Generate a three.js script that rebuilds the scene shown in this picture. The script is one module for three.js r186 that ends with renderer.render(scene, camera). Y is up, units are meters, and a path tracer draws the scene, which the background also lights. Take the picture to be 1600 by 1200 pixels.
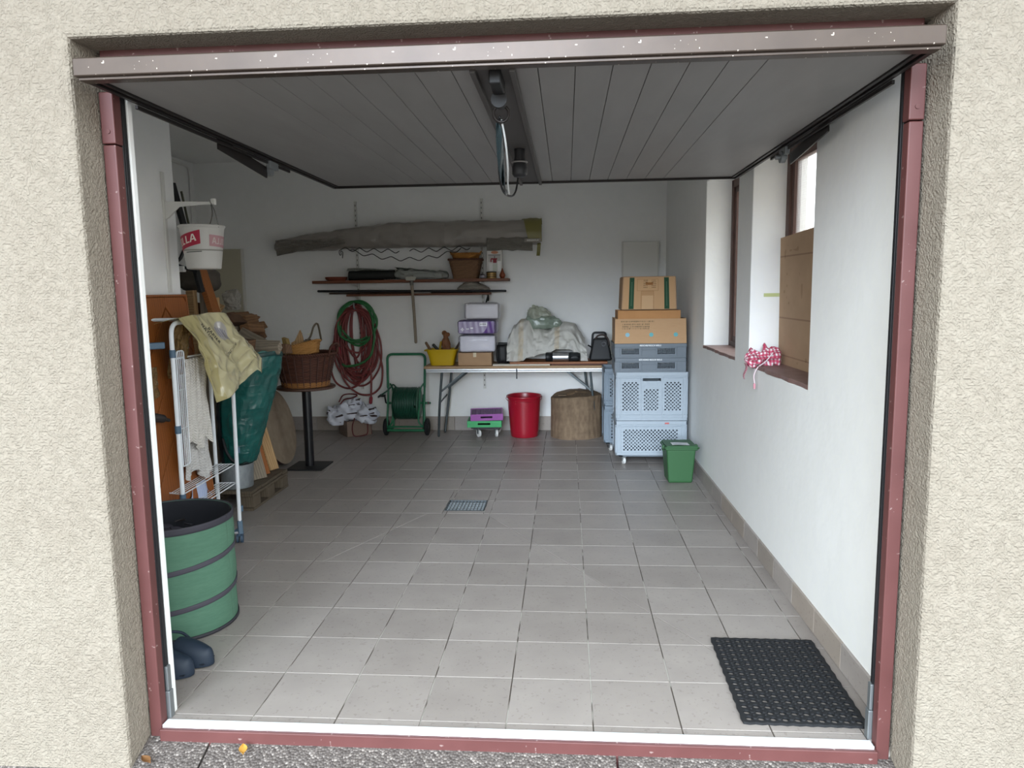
import * as THREE from 'three';
import { RoundedBoxGeometry } from 'three/addons/geometries/RoundedBoxGeometry.js';
import { mergeGeometries } from 'three/addons/utils/BufferGeometryUtils.js';

// ---------------------------------------------------------------- camera, sky, exposure
const scene = new THREE.Scene();
const camera = new THREE.PerspectiveCamera(54.94, 4 / 3, 0.05, 100);
camera.rotation.order = 'YXZ';
camera.position.set(1.415, 1.491, 2.377);
camera.rotation.set(-0.1276, 0.0748, -0.014);
{ // overcast sky: brighter and bluer overhead than at the horizon, the same all round
  const w = 64, h = 256, d = new Uint8Array(w * h * 4);
  for (let j = 0; j < h; j++) {
    const el = ((j + 0.5) / h - 0.5) * Math.PI, s = Math.max(0, Math.sin(el)), t = Math.pow(s, 0.7), L = el < 0 ? 0.3 : 0.74 + 0.26 * t, q = Math.min(1, s * 4);
    const c = el < 0 ? [1, 0.96, 0.9] : [0.98 - 0.12 * q, 0.97 - 0.02 * q, 0.94 + 0.06 * q];
    for (let i = 0; i < w; i++) { const k = (j * w + i) * 4; for (let n = 0; n < 3; n++) { const v = Math.min(1, L * c[n]); d[k + n] = 255 * (v <= 0.0031308 ? v * 12.92 : 1.055 * Math.pow(v, 1 / 2.4) - 0.055); } d[k + 3] = 255; }
  }
  const sky = new THREE.DataTexture(d, w, h); sky.mapping = THREE.EquirectangularReflectionMapping; sky.colorSpace = THREE.SRGBColorSpace; sky.magFilter = sky.minFilter = THREE.LinearFilter; sky.needsUpdate = true;
  scene.background = sky; scene.environment = sky; scene.backgroundIntensity = scene.environmentIntensity = 2.0;
}
const sun = new THREE.DirectionalLight(new THREE.Color().setRGB(0.84, 0.98, 1.15), 1.0);        // low sun through thick haze in front of the house
{ const el = 14 * Math.PI / 180, az = -8 * Math.PI / 180; sun.position.set(1.2 + 20 * Math.sin(az) * Math.cos(el), 0.6 + 20 * Math.sin(el), -2 + 20 * Math.cos(az) * Math.cos(el)); sun.target.position.set(1.2, 0.6, -2); }
sun.castShadow = true; sun.shadow.radius = 44; sun.shadow.mapSize.set(2048, 2048); Object.assign(sun.shadow.camera, { left: -8, right: 8, top: 6, bottom: -6, near: 1, far: 40 });
scene.add(sun, sun.target);
const renderer = new THREE.WebGLRenderer({ antialias: true });
renderer.toneMapping = THREE.LinearToneMapping;
renderer.toneMappingExposure = 3.0;
renderer.shadowMap.enabled = true;
scene.add(camera);

// ---------------------------------------------------------------- helpers
let seed = 7;
function rnd(a = 0, b = 1) { seed = (seed * 1664525 + 1013904223) >>> 0; return a + (b - a) * seed / 4294967296; }
const V = (x, y, z) => new THREE.Vector3(x, y, z);
const PI = Math.PI;
const hash = (x, y, s) => { let h = (x * 374761393 + y * 668265263 + s * 1274126177) | 0; h = Math.imul(h ^ (h >>> 13), 1274126177); return ((h ^ (h >>> 16)) >>> 0) / 4294967296; };
function pnoise(x, y, per, s) {                                    // value noise, period `per` cells
  const xi = Math.floor(x), yi = Math.floor(y), fx = x - xi, fy = y - yi, u = fx * fx * (3 - 2 * fx), v = fy * fy * (3 - 2 * fy);
  const w = (i) => ((i % per) + per) % per, h = (i, j) => hash(w(i), w(j), s);
  return (h(xi, yi) * (1 - u) + h(xi + 1, yi) * u) * (1 - v) + (h(xi, yi + 1) * (1 - u) + h(xi + 1, yi + 1) * u) * v;
}
function fbm(u, v, cells, oct, s) { let a = 0, k = 0.5, t = 0; for (let i = 0; i < oct; i++) { a += k * pnoise(u * cells, v * cells, cells, s + i); t += k; cells *= 2; k *= 0.55; } return a / t; }
function noise3(x, y, z, s = 0) {
  const xi = Math.floor(x), yi = Math.floor(y), zi = Math.floor(z), f = (t) => t * t * (3 - 2 * t), u = f(x - xi), v = f(y - yi), w = f(z - zi);
  const h = (i, j, k) => hash(xi + i + (zi + k) * 57, yi + j, s + 11), m = (a, b, t) => a + (b - a) * t;
  return m(m(m(h(0, 0, 0), h(1, 0, 0), u), m(h(0, 1, 0), h(1, 1, 0), u), v), m(m(h(0, 0, 1), h(1, 0, 1), u), m(h(0, 1, 1), h(1, 1, 1), u), v), w) * 2 - 1;
}
function tex(n, metres, fn, color = true) {                         // tileable texture of `metres` side
  const d = new Uint8Array(n * n * 4);
  for (let j = 0; j < n; j++) for (let i = 0; i < n; i++) {
    const c = fn(i / n, j / n), k = (j * n + i) * 4;
    if (typeof c === 'number') { d[k] = d[k + 1] = d[k + 2] = Math.max(0, Math.min(255, c)); } else for (let q = 0; q < 3; q++) d[k + q] = Math.max(0, Math.min(255, c[q]));
    d[k + 3] = 255;
  }
  const t = new THREE.DataTexture(d, n, n); t.wrapS = t.wrapT = THREE.RepeatWrapping; t.magFilter = THREE.LinearFilter; t.minFilter = THREE.LinearMipmapLinearFilter; t.generateMipmaps = true;
  if (color) t.colorSpace = THREE.SRGBColorSpace;
  const m = Array.isArray(metres) ? metres : [metres, metres]; t.repeat.set(1 / m[0], 1 / m[1]); t.needsUpdate = true; return t;
}
function print(w, h, draw) {                                        // flat print on a canvas
  const c = document.createElement('canvas'); c.width = w; c.height = h; const g = c.getContext('2d'); draw(g, w, h);
  const t = new THREE.CanvasTexture(c); t.colorSpace = THREE.SRGBColorSpace; return t;
}
const mix = (a, b, t) => a.map((x, i) => x + (b[i] - x) * t);
function mat(color, roughness = 0.6, o = {}) { return new THREE.MeshStandardMaterial({ color, roughness, ...o }); }
function phys(color, roughness = 0.6, o = {}) { return new THREE.MeshPhysicalMaterial({ color, roughness, ...o }); }
// geometry
function boxUV(g) {                                                 // planar uv in metres by face direction
  if (g.index) g = g.toNonIndexed();
  const p = g.attributes.position, uv = new Float32Array(p.count * 2), a = V(), b = V(), c = V(), n = V();
  for (let i = 0; i < p.count; i += 3) {
    a.fromBufferAttribute(p, i); b.fromBufferAttribute(p, i + 1); c.fromBufferAttribute(p, i + 2);
    n.copy(b).sub(a).cross(c.clone().sub(a)); const x = Math.abs(n.x), y = Math.abs(n.y), z = Math.abs(n.z);
    [a, b, c].forEach((q, k) => { const o = (i + k) * 2; if (y >= x && y >= z) { uv[o] = q.x; uv[o + 1] = q.z; } else if (x >= z) { uv[o] = q.z; uv[o + 1] = q.y; } else { uv[o] = q.x; uv[o + 1] = q.y; } });
  }
  g.setAttribute('uv', new THREE.BufferAttribute(uv, 2)); return g;
}
function turnUV(g) { const u = g.attributes.uv; for (let i = 0; i < u.count; i++) u.setXY(i, u.getY(i), u.getX(i)); return g; }
function box(w, h, d, x = 0, y = 0, z = 0, r = 0.003) {            // centred on x, z and standing on y
  r = Math.min(r, w / 2.1, h / 2.1, d / 2.1);
  const g = r > 0 ? new RoundedBoxGeometry(w, h, d, 1, r) : new THREE.BoxGeometry(w, h, d).toNonIndexed();
  g.translate(x, y + h / 2, z); return boxUV(g);
}
function span(x0, x1, y0, y1, z0, z1, r = 0.003) { return box(x1 - x0, y1 - y0, z1 - z0, (x0 + x1) / 2, y0, (z0 + z1) / 2, r); }
function cyl(r0, r1, h, x = 0, y = 0, z = 0, n = 24) { const g = new THREE.CylinderGeometry(r1, r0, h, n); g.translate(x, y + h / 2, z); return g; }   // r0 bottom, r1 top
function lathe(pts, n = 40) { return new THREE.LatheGeometry(pts.map((p) => new THREE.Vector2(p[0], p[1])), n); }
function M(...gs) {
  gs = gs.flat().map((g) => { if (g.index) g = g.toNonIndexed(); const o = new THREE.BufferGeometry(); for (const k of ['position', 'normal', 'uv']) o.setAttribute(k, g.attributes[k]); return o; });
  return gs.length > 1 ? mergeGeometries(gs) : gs[0];
}
class Poly extends THREE.CurvePath {}
function bent(pts, r, bend = 0.05, rad = 10, seg = 60) {             // tube along straight runs with rounded corners
  const P = pts.map((p) => V(...p)), path = new Poly(); let last = P[0];
  for (let i = 1; i < P.length - 1; i++) {
    const d0 = P[i - 1].clone().sub(P[i]), d1 = P[i + 1].clone().sub(P[i]), b = Math.min(bend, d0.length() / 2.01, d1.length() / 2.01);
    const s = P[i].clone().add(d0.setLength(b)), e = P[i].clone().add(d1.setLength(b));
    if (s.distanceTo(last) > 1e-5) path.add(new THREE.LineCurve3(last, s)); path.add(new THREE.QuadraticBezierCurve3(s, P[i], e)); last = e;
  }
  path.add(new THREE.LineCurve3(last, P[P.length - 1]));
  const q = path.getPoints(7).filter((p, i, a) => !i || p.distanceTo(a[i - 1]) > 1e-5);
  return tubePts(q, r, rad, false);
}
function tubePts(q, r, rad, closed) {                               // tube through exactly these points
  class C extends THREE.Curve { getPoint(t, o = V()) { const n = closed ? q.length : q.length - 1, k = Math.min(t * n, n - 1e-6), i = Math.floor(k); return o.copy(q[i]).lerp(q[(i + 1) % q.length], k - i); } getPointAt(t, o) { return this.getPoint(t, o); } getTangentAt(t, o) { return this.getTangent(t, o); }
    getTangent(t, o = V()) { const e = 0.35 / q.length, a = this.getPoint(Math.max(0, t - e)), b = this.getPoint(Math.min(1, t + e)); return o.copy(b).sub(a).normalize(); } }
  const g = new THREE.TubeGeometry(new C(), closed ? q.length : q.length - 1, r, rad, closed);
  if (closed) return g;
  const cap = (p) => { const s = new THREE.SphereGeometry(r * 0.99, rad, 6); s.translate(p.x, p.y, p.z); return s; };
  return M(g, cap(q[0]), cap(q[q.length - 1]));
}
function tube(pts, r, o = {}) {                                     // smooth tube
  const c = new THREE.CatmullRomCurve3(pts.map((p) => V(...p)), !!o.closed, 'centripetal');
  const g = new THREE.TubeGeometry(c, o.seg ?? pts.length * 6, r, o.rad ?? 8, !!o.closed);
  if (o.closed) return g;
  const cap = (p) => { const s = new THREE.SphereGeometry(r * 0.99, o.rad ?? 8, 6); s.translate(p[0], p[1], p[2]); return s; };
  return M(g, cap(pts[0]), cap(pts[pts.length - 1]));
}
function rod(a, b, r, rad = 8) { return tubePts([V(...a), V(...b)], r, rad, false); }
function bar(a, b, w, h, r = 0.002) {                               // rectangular bar from a to b
  const A = V(...a), B = V(...b), g = boxUV(new RoundedBoxGeometry(w, h, A.distanceTo(B), 1, Math.min(r, w / 2.1, h / 2.1))), o = new THREE.Object3D();
  o.position.copy(A).add(B).multiplyScalar(0.5); o.lookAt(B); o.updateMatrix(); return g.applyMatrix4(o.matrix);
}
function at(g, x, y, z, rx = 0, ry = 0, rz = 0) { g.applyMatrix4(new THREE.Matrix4().compose(V(x, y, z), new THREE.Quaternion().setFromEuler(new THREE.Euler(rx, ry, rz, 'YXZ')), V(1, 1, 1))); return g; }
function shake(g, fn) { const p = g.attributes.position, q = V(); for (let i = 0; i < p.count; i++) { q.fromBufferAttribute(p, i); fn(q, i); p.setXYZ(i, q.x, q.y, q.z); } g.computeVertexNormals(); return g; }
function blob(w, h, d, e = 0.5, amp = 0.01, freq = 12, s = 1, nu = 56, nv = 36) {   // rounded, crumpled volume standing on y = 0
  const g = new THREE.SphereGeometry(1, nu, nv), f = (x) => Math.sign(x) * Math.pow(Math.abs(x), e);
  shake(g, (q) => {
    const n = q.clone().normalize(); q.set(f(q.x) * w / 2, f(q.y) * h / 2, f(q.z) * d / 2);
    const a = amp * (noise3(q.x * freq, q.y * freq, q.z * freq, s) + 0.5 * noise3(q.x * freq * 2.3, q.y * freq * 2.3, q.z * freq * 2.3, s + 5)); q.addScaledVector(n, a); q.y += h / 2;
    if (q.y < 0.001) q.y = 0.001;
  });
  return g;
}
function sheet(f, nu, nv, th = 0.002) {                             // cloth with thickness over f(u, v) -> [x, y, z]
  const n = (nu + 1) * (nv + 1), pos = new Float32Array(n * 3), uv = new Float32Array(n * 2), idx = [];
  for (let j = 0; j <= nv; j++) for (let i = 0; i <= nu; i++) { const k = j * (nu + 1) + i; pos.set(f(i / nu, j / nv), k * 3); uv.set([i / nu, j / nv], k * 2); if (i < nu && j < nv) idx.push(k, k + 1, k + nu + 2, k, k + nu + 2, k + nu + 1); }
  const g = new THREE.BufferGeometry(); g.setAttribute('position', new THREE.BufferAttribute(pos, 3)); g.setAttribute('uv', new THREE.BufferAttribute(uv, 2)); g.setIndex(idx); g.computeVertexNormals();
  const N = g.attributes.normal, P = new Float32Array(n * 6), U = new Float32Array(n * 4), I = [...idx];
  for (let k = 0; k < n; k++) for (let q = 0; q < 3; q++) { P[k * 3 + q] = pos[k * 3 + q] + N.array[k * 3 + q] * th / 2; P[(n + k) * 3 + q] = pos[k * 3 + q] - N.array[k * 3 + q] * th / 2; }
  U.set(uv); U.set(uv, n * 2);
  for (let k = 0; k < idx.length; k += 3) I.push(n + idx[k], n + idx[k + 2], n + idx[k + 1]);
  const edge = []; for (let i = 0; i <= nu; i++) edge.push(i); for (let j = 1; j <= nv; j++) edge.push(j * (nu + 1) + nu); for (let i = nu - 1; i >= 0; i--) edge.push(nv * (nu + 1) + i); for (let j = nv - 1; j > 0; j--) edge.push(j * (nu + 1));
  edge.forEach((a, k) => { const b = edge[(k + 1) % edge.length]; I.push(a, n + a, n + b, a, n + b, b); });
  const o = new THREE.BufferGeometry(); o.setAttribute('position', new THREE.BufferAttribute(P, 3)); o.setAttribute('uv', new THREE.BufferAttribute(U, 2)); o.setIndex(I); o.computeVertexNormals(); return o;
}
function shape(pts, holes = []) { const s = new THREE.Shape(pts.map((p) => new THREE.Vector2(p[0], p[1]))); for (const h of holes) s.holes.push(new THREE.Path(h.map((p) => new THREE.Vector2(p[0], p[1])))); return s; }
const rect = (x0, x1, y0, y1) => [[x0, y0], [x1, y0], [x1, y1], [x0, y1]];
const oval = (x, y, a, b, n = 8, t = 0) => Array.from({ length: n }, (_, i) => [x + a * Math.cos(i / n * 2 * PI + t), y + b * Math.sin(i / n * 2 * PI + t)]);
function extrude(s, d, b = 0) { return boxUV(new THREE.ExtrudeGeometry(s, { depth: d - 2 * b, bevelEnabled: b > 0, bevelThickness: b, bevelSize: b, bevelOffset: -b, bevelSegments: 2, curveSegments: 8 }).translate(0, 0, b)); }
function slab(poly, y0, y1, b) {                                    // convex polygon in x, z with chamfered top edge
  const n = poly.length, cx = poly.reduce((a, p) => a + p[0], 0) / n, cz = poly.reduce((a, p) => a + p[1], 0) / n, P = [], quad = (a, c, d, e) => P.push(...a, ...c, ...d, ...a, ...d, ...e);
  const ins = poly.map((p, i) => { const q = poly[(i + n - 1) % n], r = poly[(i + 1) % n], e0 = V(p[0] - q[0], 0, p[1] - q[1]).normalize(), e1 = V(r[0] - p[0], 0, r[1] - p[1]).normalize(), m = V(-e0.z - e1.z, 0, e0.x + e1.x), k = b / Math.max(0.3, 1 + e0.dot(e1)); let x = p[0] + m.x * k, z = p[1] + m.z * k; if (Math.hypot(x - cx, z - cz) > Math.hypot(p[0] - cx, p[1] - cz)) { x = p[0] - m.x * k; z = p[1] - m.z * k; } return [x, z]; });
  const area = poly.reduce((a, p, i) => { const r = poly[(i + 1) % n]; return a + p[0] * r[1] - r[0] * p[1]; }, 0), fw = area < 0;
  for (let i = 0; i < n; i++) {
    const j = (i + 1) % n, A = poly[i], B = poly[j], a = ins[i], c = ins[j], L = [[A[0], y0, A[1]], [B[0], y0, B[1]], [B[0], y1 - b, B[1]], [A[0], y1 - b, A[1]]], T = [[A[0], y1 - b, A[1]], [B[0], y1 - b, B[1]], [c[0], y1, c[1]], [a[0], y1, a[1]]];
    if (fw) { quad(...L); quad(...T); } else { quad(L[1], L[0], L[3], L[2]); quad(T[1], T[0], T[3], T[2]); }
    if (i > 0 && i < n - 1) { const t = [[ins[0][0], y1, ins[0][1]], [a[0], y1, a[1]], [c[0], y1, c[1]]]; P.push(...(fw ? t[0] : t[0]), ...(fw ? t[1] : t[2]), ...(fw ? t[2] : t[1])); }
  }
  const g = new THREE.BufferGeometry(); g.setAttribute('position', new THREE.Float32BufferAttribute(P, 3)); g.computeVertexNormals(); return boxUV(g);
}
// things and parts
const used = {};
function numbered(n) { const k = used[n] = (used[n] ?? -1) + 1; return k ? n + '_' + String(k).padStart(3, '0') : n; }
function mesh(name, g, m) { const o = new THREE.Mesh(Array.isArray(g) ? M(g) : g, m); o.name = name; o.castShadow = o.receiveShadow = true; return o; }
function part(parent, name, g, m, label) { const o = mesh(name, g, m); if (label) o.userData.label = label; parent.add(o); return o; }
function thing(name, label, category, pos = [0, 0, 0], turn = 0, group) {
  const o = new THREE.Group(); o.name = numbered(name); o.position.set(...pos); o.rotation.y = turn; o.userData = { label, category }; if (group) o.userData.group = group; scene.add(o); return o;
}
function solid(name, label, category, g, m, group) { const o = mesh(numbered(name), g, m); o.userData = { label, category }; if (group) o.userData.group = group; scene.add(o); return o; }
function struct(name, g, m) { const o = g ? mesh(name, g, m) : new THREE.Group(); o.name = name; o.userData.kind = 'structure'; scene.add(o); return o; }
function copy(src, label, pos, turn, group) { const c = src.clone(); c.name = numbered(src.name.replace(/_\d{3}$/, '')); c.userData = { ...src.userData, label }; if (group) c.userData.group = group; c.position.set(...pos); c.rotation.y = turn; scene.add(c); return c; }

// ---------------------------------------------------------------- materials
const stuccoBump = tex(1024, 0.9, (u, v) => { const w = fbm(u, v, 16, 2, 40), a = fbm(u + w * 0.03, v, 100, 2, 1), b = fbm(u, v + w * 0.03, 170, 2, 9); return 255 * (0.75 * Math.pow(1 - Math.abs(a * 2 - 1), 2) + 0.35 * b); }, false);
const stuccoMap = tex(512, 1.9, (u, v) => { const a = fbm(u, v, 4, 4, 3), g = fbm(u, v, 128, 2, 5); const c = mix([136, 127, 114], [146, 138, 125], a); return c.map((x) => x + (g - 0.5) * 14); });
const grime = (u, v, s) => fbm(u, v, 6, 4, s);
const M_stucco = mat(0xffffff, 0.95, { map: stuccoMap, bumpMap: stuccoBump, bumpScale: 0.0042 });
const plasterBump = tex(512, 1.2, (u, v) => 255 * (0.6 * fbm(u, v, 20, 3, 21) + 0.4 * fbm(u * 1, v, 5, 2, 22)), false);
const plasterMap = tex(512, 2.4, (u, v) => { const a = fbm(u, v, 5, 4, 23), b = fbm(u, v, 40, 2, 24); return [244 - 6 * a - 3 * b, 244 - 6 * a - 3 * b, 242 - 7 * a - 3 * b]; });
const M_plaster = mat(0xffffff, 0.9, { map: plasterMap, bumpMap: plasterBump, bumpScale: 0.0025 });
const tileMaps = [0, 1, 2].map((k) => tex(256, 0.62, (u, v) => { const a = fbm(u, v, 5, 4, 31 + k), b = fbm(u, v, 60, 2, 35 + k), s = b > 0.78 ? 14 : 0; return [168 - 13 * a - k * 4 - s, 160 - 13 * a - k * 4 - s, 154 - 12 * a - k * 4 - s]; }));
const M_tile = tileMaps.map((m) => mat(0xffffff, 0.42, { map: m }));
const M_baseTile = [0xb3a48f, 0xab9c88, 0xb9aa96].map((c) => mat(c, 0.5, { map: tileMaps[0] }));
M_baseTile.forEach((m, i) => { m.color.set([0xffffff, 0xf2efe9, 0xfffaf2][i]); });
const groutMap = tex(256, 0.8, (u, v) => { const a = fbm(u, v, 7, 3, 44), t = Math.max(0, Math.min(1, (a - 0.4) * 5)); return mix([92, 84, 76], [205, 202, 194], t); });
const M_grout = mat(0xffffff, 0.95, { map: groutMap });
const M_redPaint = mat(0xffffff, 0.5, { map: tex(512, 0.7, (u, v) => { const a = fbm(u, v, 6, 3, 51), c = fbm(u, v, 44, 3, 52), q = c > 0.82; return q ? [140, 118, 114] : mix([90, 50, 48], [104, 62, 60], a); }) });
const M_brownSteel = mat(0xffffff, 0.36, { metalness: 0.45, map: tex(512, 0.5, (u, v) => { const a = fbm(u, v, 5, 4, 55), c = fbm(u, v, 50, 2, 56); return c > 0.87 ? [180, 170, 158] : mix([62, 52, 46], [78, 66, 58], a); }) });
const M_black = mat(0x17171a, 0.5), M_blackSteel = mat(0x231e1c, 0.42, { metalness: 0.5 }), M_rubber = mat(0x141518, 0.8);
const M_leaf = mat(0xffffff, 0.5, { map: tex(512, [0.4, 1.6], (u, v) => { const a = fbm(u, v, 5, 4, 57); return [136 - 14 * a, 134 - 14 * a, 132 - 14 * a]; }) });
const M_white = mat(0xe9e8e4, 0.5), M_galv = mat(0x8f9496, 0.45, { metalness: 0.7 }), M_chrome = mat(0xc9ccd0, 0.22, { metalness: 0.9 });
function woodMap(a, b, len, s) { return tex(256, [0.18, len], (u, v) => { const g = fbm(u + 0.06 * fbm(u, v, 3, 2, s + 3), v, 4, 2, s), r = 0.5 + 0.5 * Math.sin((u * 9 + 2.2 * fbm(u, v, 2, 3, s + 1)) * 2 * PI), f = fbm(u * 1, v, 32, 2, s + 2); return mix(a, b, 0.45 * r + 0.3 * g + 0.3 * f); }); }
const woodPale = woodMap([150, 112, 72], [206, 172, 126], 0.9, 61), woodBrown = woodMap([82, 44, 24], [128, 74, 42], 0.9, 71), woodGrey = woodMap([112, 100, 86], [160, 148, 130], 0.9, 81), woodOrange = woodMap([132, 76, 34], [170, 104, 52], 0.9, 91);
const M_woodPale = mat(0xffffff, 0.7, { map: woodPale }), M_woodBrown = mat(0xffffff, 0.55, { map: woodBrown }), M_woodGrey = mat(0xffffff, 0.85, { map: woodGrey }), M_woodOrange = mat(0xffffff, 0.5, { map: woodOrange });
const cardMap = tex(256, 0.4, (u, v) => { const a = fbm(u, v, 5, 3, 101), b = 6 * Math.sin(u * 2 * PI * 60); return [188 - 14 * a + b * 0.5, 154 - 13 * a + b * 0.5, 120 - 12 * a + b * 0.4]; });
const M_card = mat(0xffffff, 0.9, { map: cardMap });
const crumple = tex(512, [0.5, 0.5], (u, v) => { const w = 0.08 * fbm(u, v, 4, 2, 301), r = (c, s) => 1 - Math.abs(2 * pnoise((u + w) * c, (v + w) * c, c, s) - 1); return 255 * (0.5 * Math.pow(r(5, 303), 4) + 0.3 * Math.pow(r(9, 305), 4) + 0.2 * Math.pow(r(17, 307), 3)); }, false);
const clothMap = tex(128, 0.03, (u, v) => 225 + 14 * Math.sin(u * 2 * PI * 8) * Math.sin(v * 2 * PI * 8) + 12 * fbm(u, v, 16, 2, 111));

// ================================================================ the setting
const BZ = -5.358, RX = 2.475, CEIL = 2.85;
const lean = (g) => { const p = g.attributes.position; for (let i = 0; i < p.count; i++) p.setX(i, p.getX(i) + 0.011 * (p.getZ(i) + 1.2)); return g; };   // the right wall runs slightly out of square
{ // ground outside
  const pebble = tex(1024, 0.55, (u, v) => {
    const N = 60, X = u * N, Y = v * N; let d1 = 9, d2 = 9, id = 0;
    for (let i = -1; i <= 1; i++) for (let j = -1; j <= 1; j++) { const cx = Math.floor(X) + i, cy = Math.floor(Y) + j, a = ((cx % N) + N) % N, b = ((cy % N) + N) % N, px = cx + hash(a, b, 1), py = cy + hash(a, b, 2), d = Math.hypot(X - px, Y - py); if (d < d1) { d2 = d1; d1 = d; id = hash(a, b, 3); } else if (d < d2) d2 = d; }
    const e = Math.min(1, (d2 - d1) * 4), t = id; return mix([74, 68, 66], mix([92, 85, 81], [150, 142, 136], t * t), e);
  });
  const pb = tex(512, 0.55, (u, v) => { const N = 60, X = u * N, Y = v * N; let d1 = 9; for (let i = -1; i <= 1; i++) for (let j = -1; j <= 1; j++) { const cx = Math.floor(X) + i, cy = Math.floor(Y) + j, a = ((cx % N) + N) % N, b = ((cy % N) + N) % N, d = Math.hypot(X - cx - hash(a, b, 1), Y - cy - hash(a, b, 2)); if (d < d1) d1 = d; } return 255 * Math.max(0, 1 - d1); }, false);
  const m = mat(0xffffff, 0.9, { map: pebble, bumpMap: pb, bumpScale: 0.006 });
  const g = struct('ground', span(-12, 14, -0.5, -0.42, 0.0, 14, 0), mat(0x5d5550, 0.95));
  const xs = [-12, -2.6, 0.18, 1.575, 2.97, 14];
  const fall = (q) => { const p = q.attributes.position; for (let i = 0; i < p.count; i++) { const z = p.getZ(i); p.setY(i, p.getY(i) + 0.024 - 0.42 * Math.min(Math.max(0, z - 0.085), 0.235) - 0.015 * Math.max(0, z - 0.32)); } q.computeVertexNormals(); return q; };   // the apron falls away from the sill
  for (let i = 0; i < 5; i++) { part(g, 'slab', fall(slab([[xs[i] + 0.004, 0.05], [xs[i + 1] - 0.004, 0.05], [xs[i + 1] - 0.004, 0.32], [xs[i] + 0.004, 0.32]], -0.12, -0.058, 0)), m); part(g, 'slab', fall(slab([[xs[i] + 0.004, 0.3201], [xs[i + 1] - 0.004, 0.3201], [xs[i + 1] - 0.004, 3.1], [xs[i] + 0.004, 3.1]], -0.12, -0.058, 0)), m); }
  part(g, 'slab', fall(slab([[-12, 3.108], [14, 3.108], [14, 14], [-12, 14]], -0.1, -0.058, 0.004)), m);
}
{ // front wall: rendered outer leaf with the opening, and the plastered inside
  const w = struct('wall_front', null);
  part(w, 'outer_render', extrude(shape([[-5, -0.3], [-0.046, -0.3], [-0.046, 2.243], [2.456, 2.243], [2.456, -0.3], [8, -0.3], [8, 4.2], [-5, 4.2]]), 0.205, 0.012).translate(0, 0, -0.012), M_stucco); { const g = w.children[0].geometry, p = g.attributes.position; for (let i = 0; i < p.count; i++) if (Math.abs(p.getX(i) - 2.456) < 0.03 && p.getZ(i) > 0.1) p.setX(i, p.getX(i) + 0.012); g.computeVertexNormals(); }   // the right reveal is splayed
  part(w, 'inner_plaster', extrude(shape([[-2.6, -0.06], [0.003, -0.06], [0.003, 2.26], [2.478, 2.26], [2.478, -0.06], [2.9, -0.06], [2.9, 3], [-2.6, 3]]), 0.026, 0.003).translate(0, 0, -0.032), M_plaster);
}
struct('roof_overhang', span(-5, 8, 3.75, 3.92, 0.18, 1.95, 0.01), mat(0xd8cfbd, 0.9));
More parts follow.
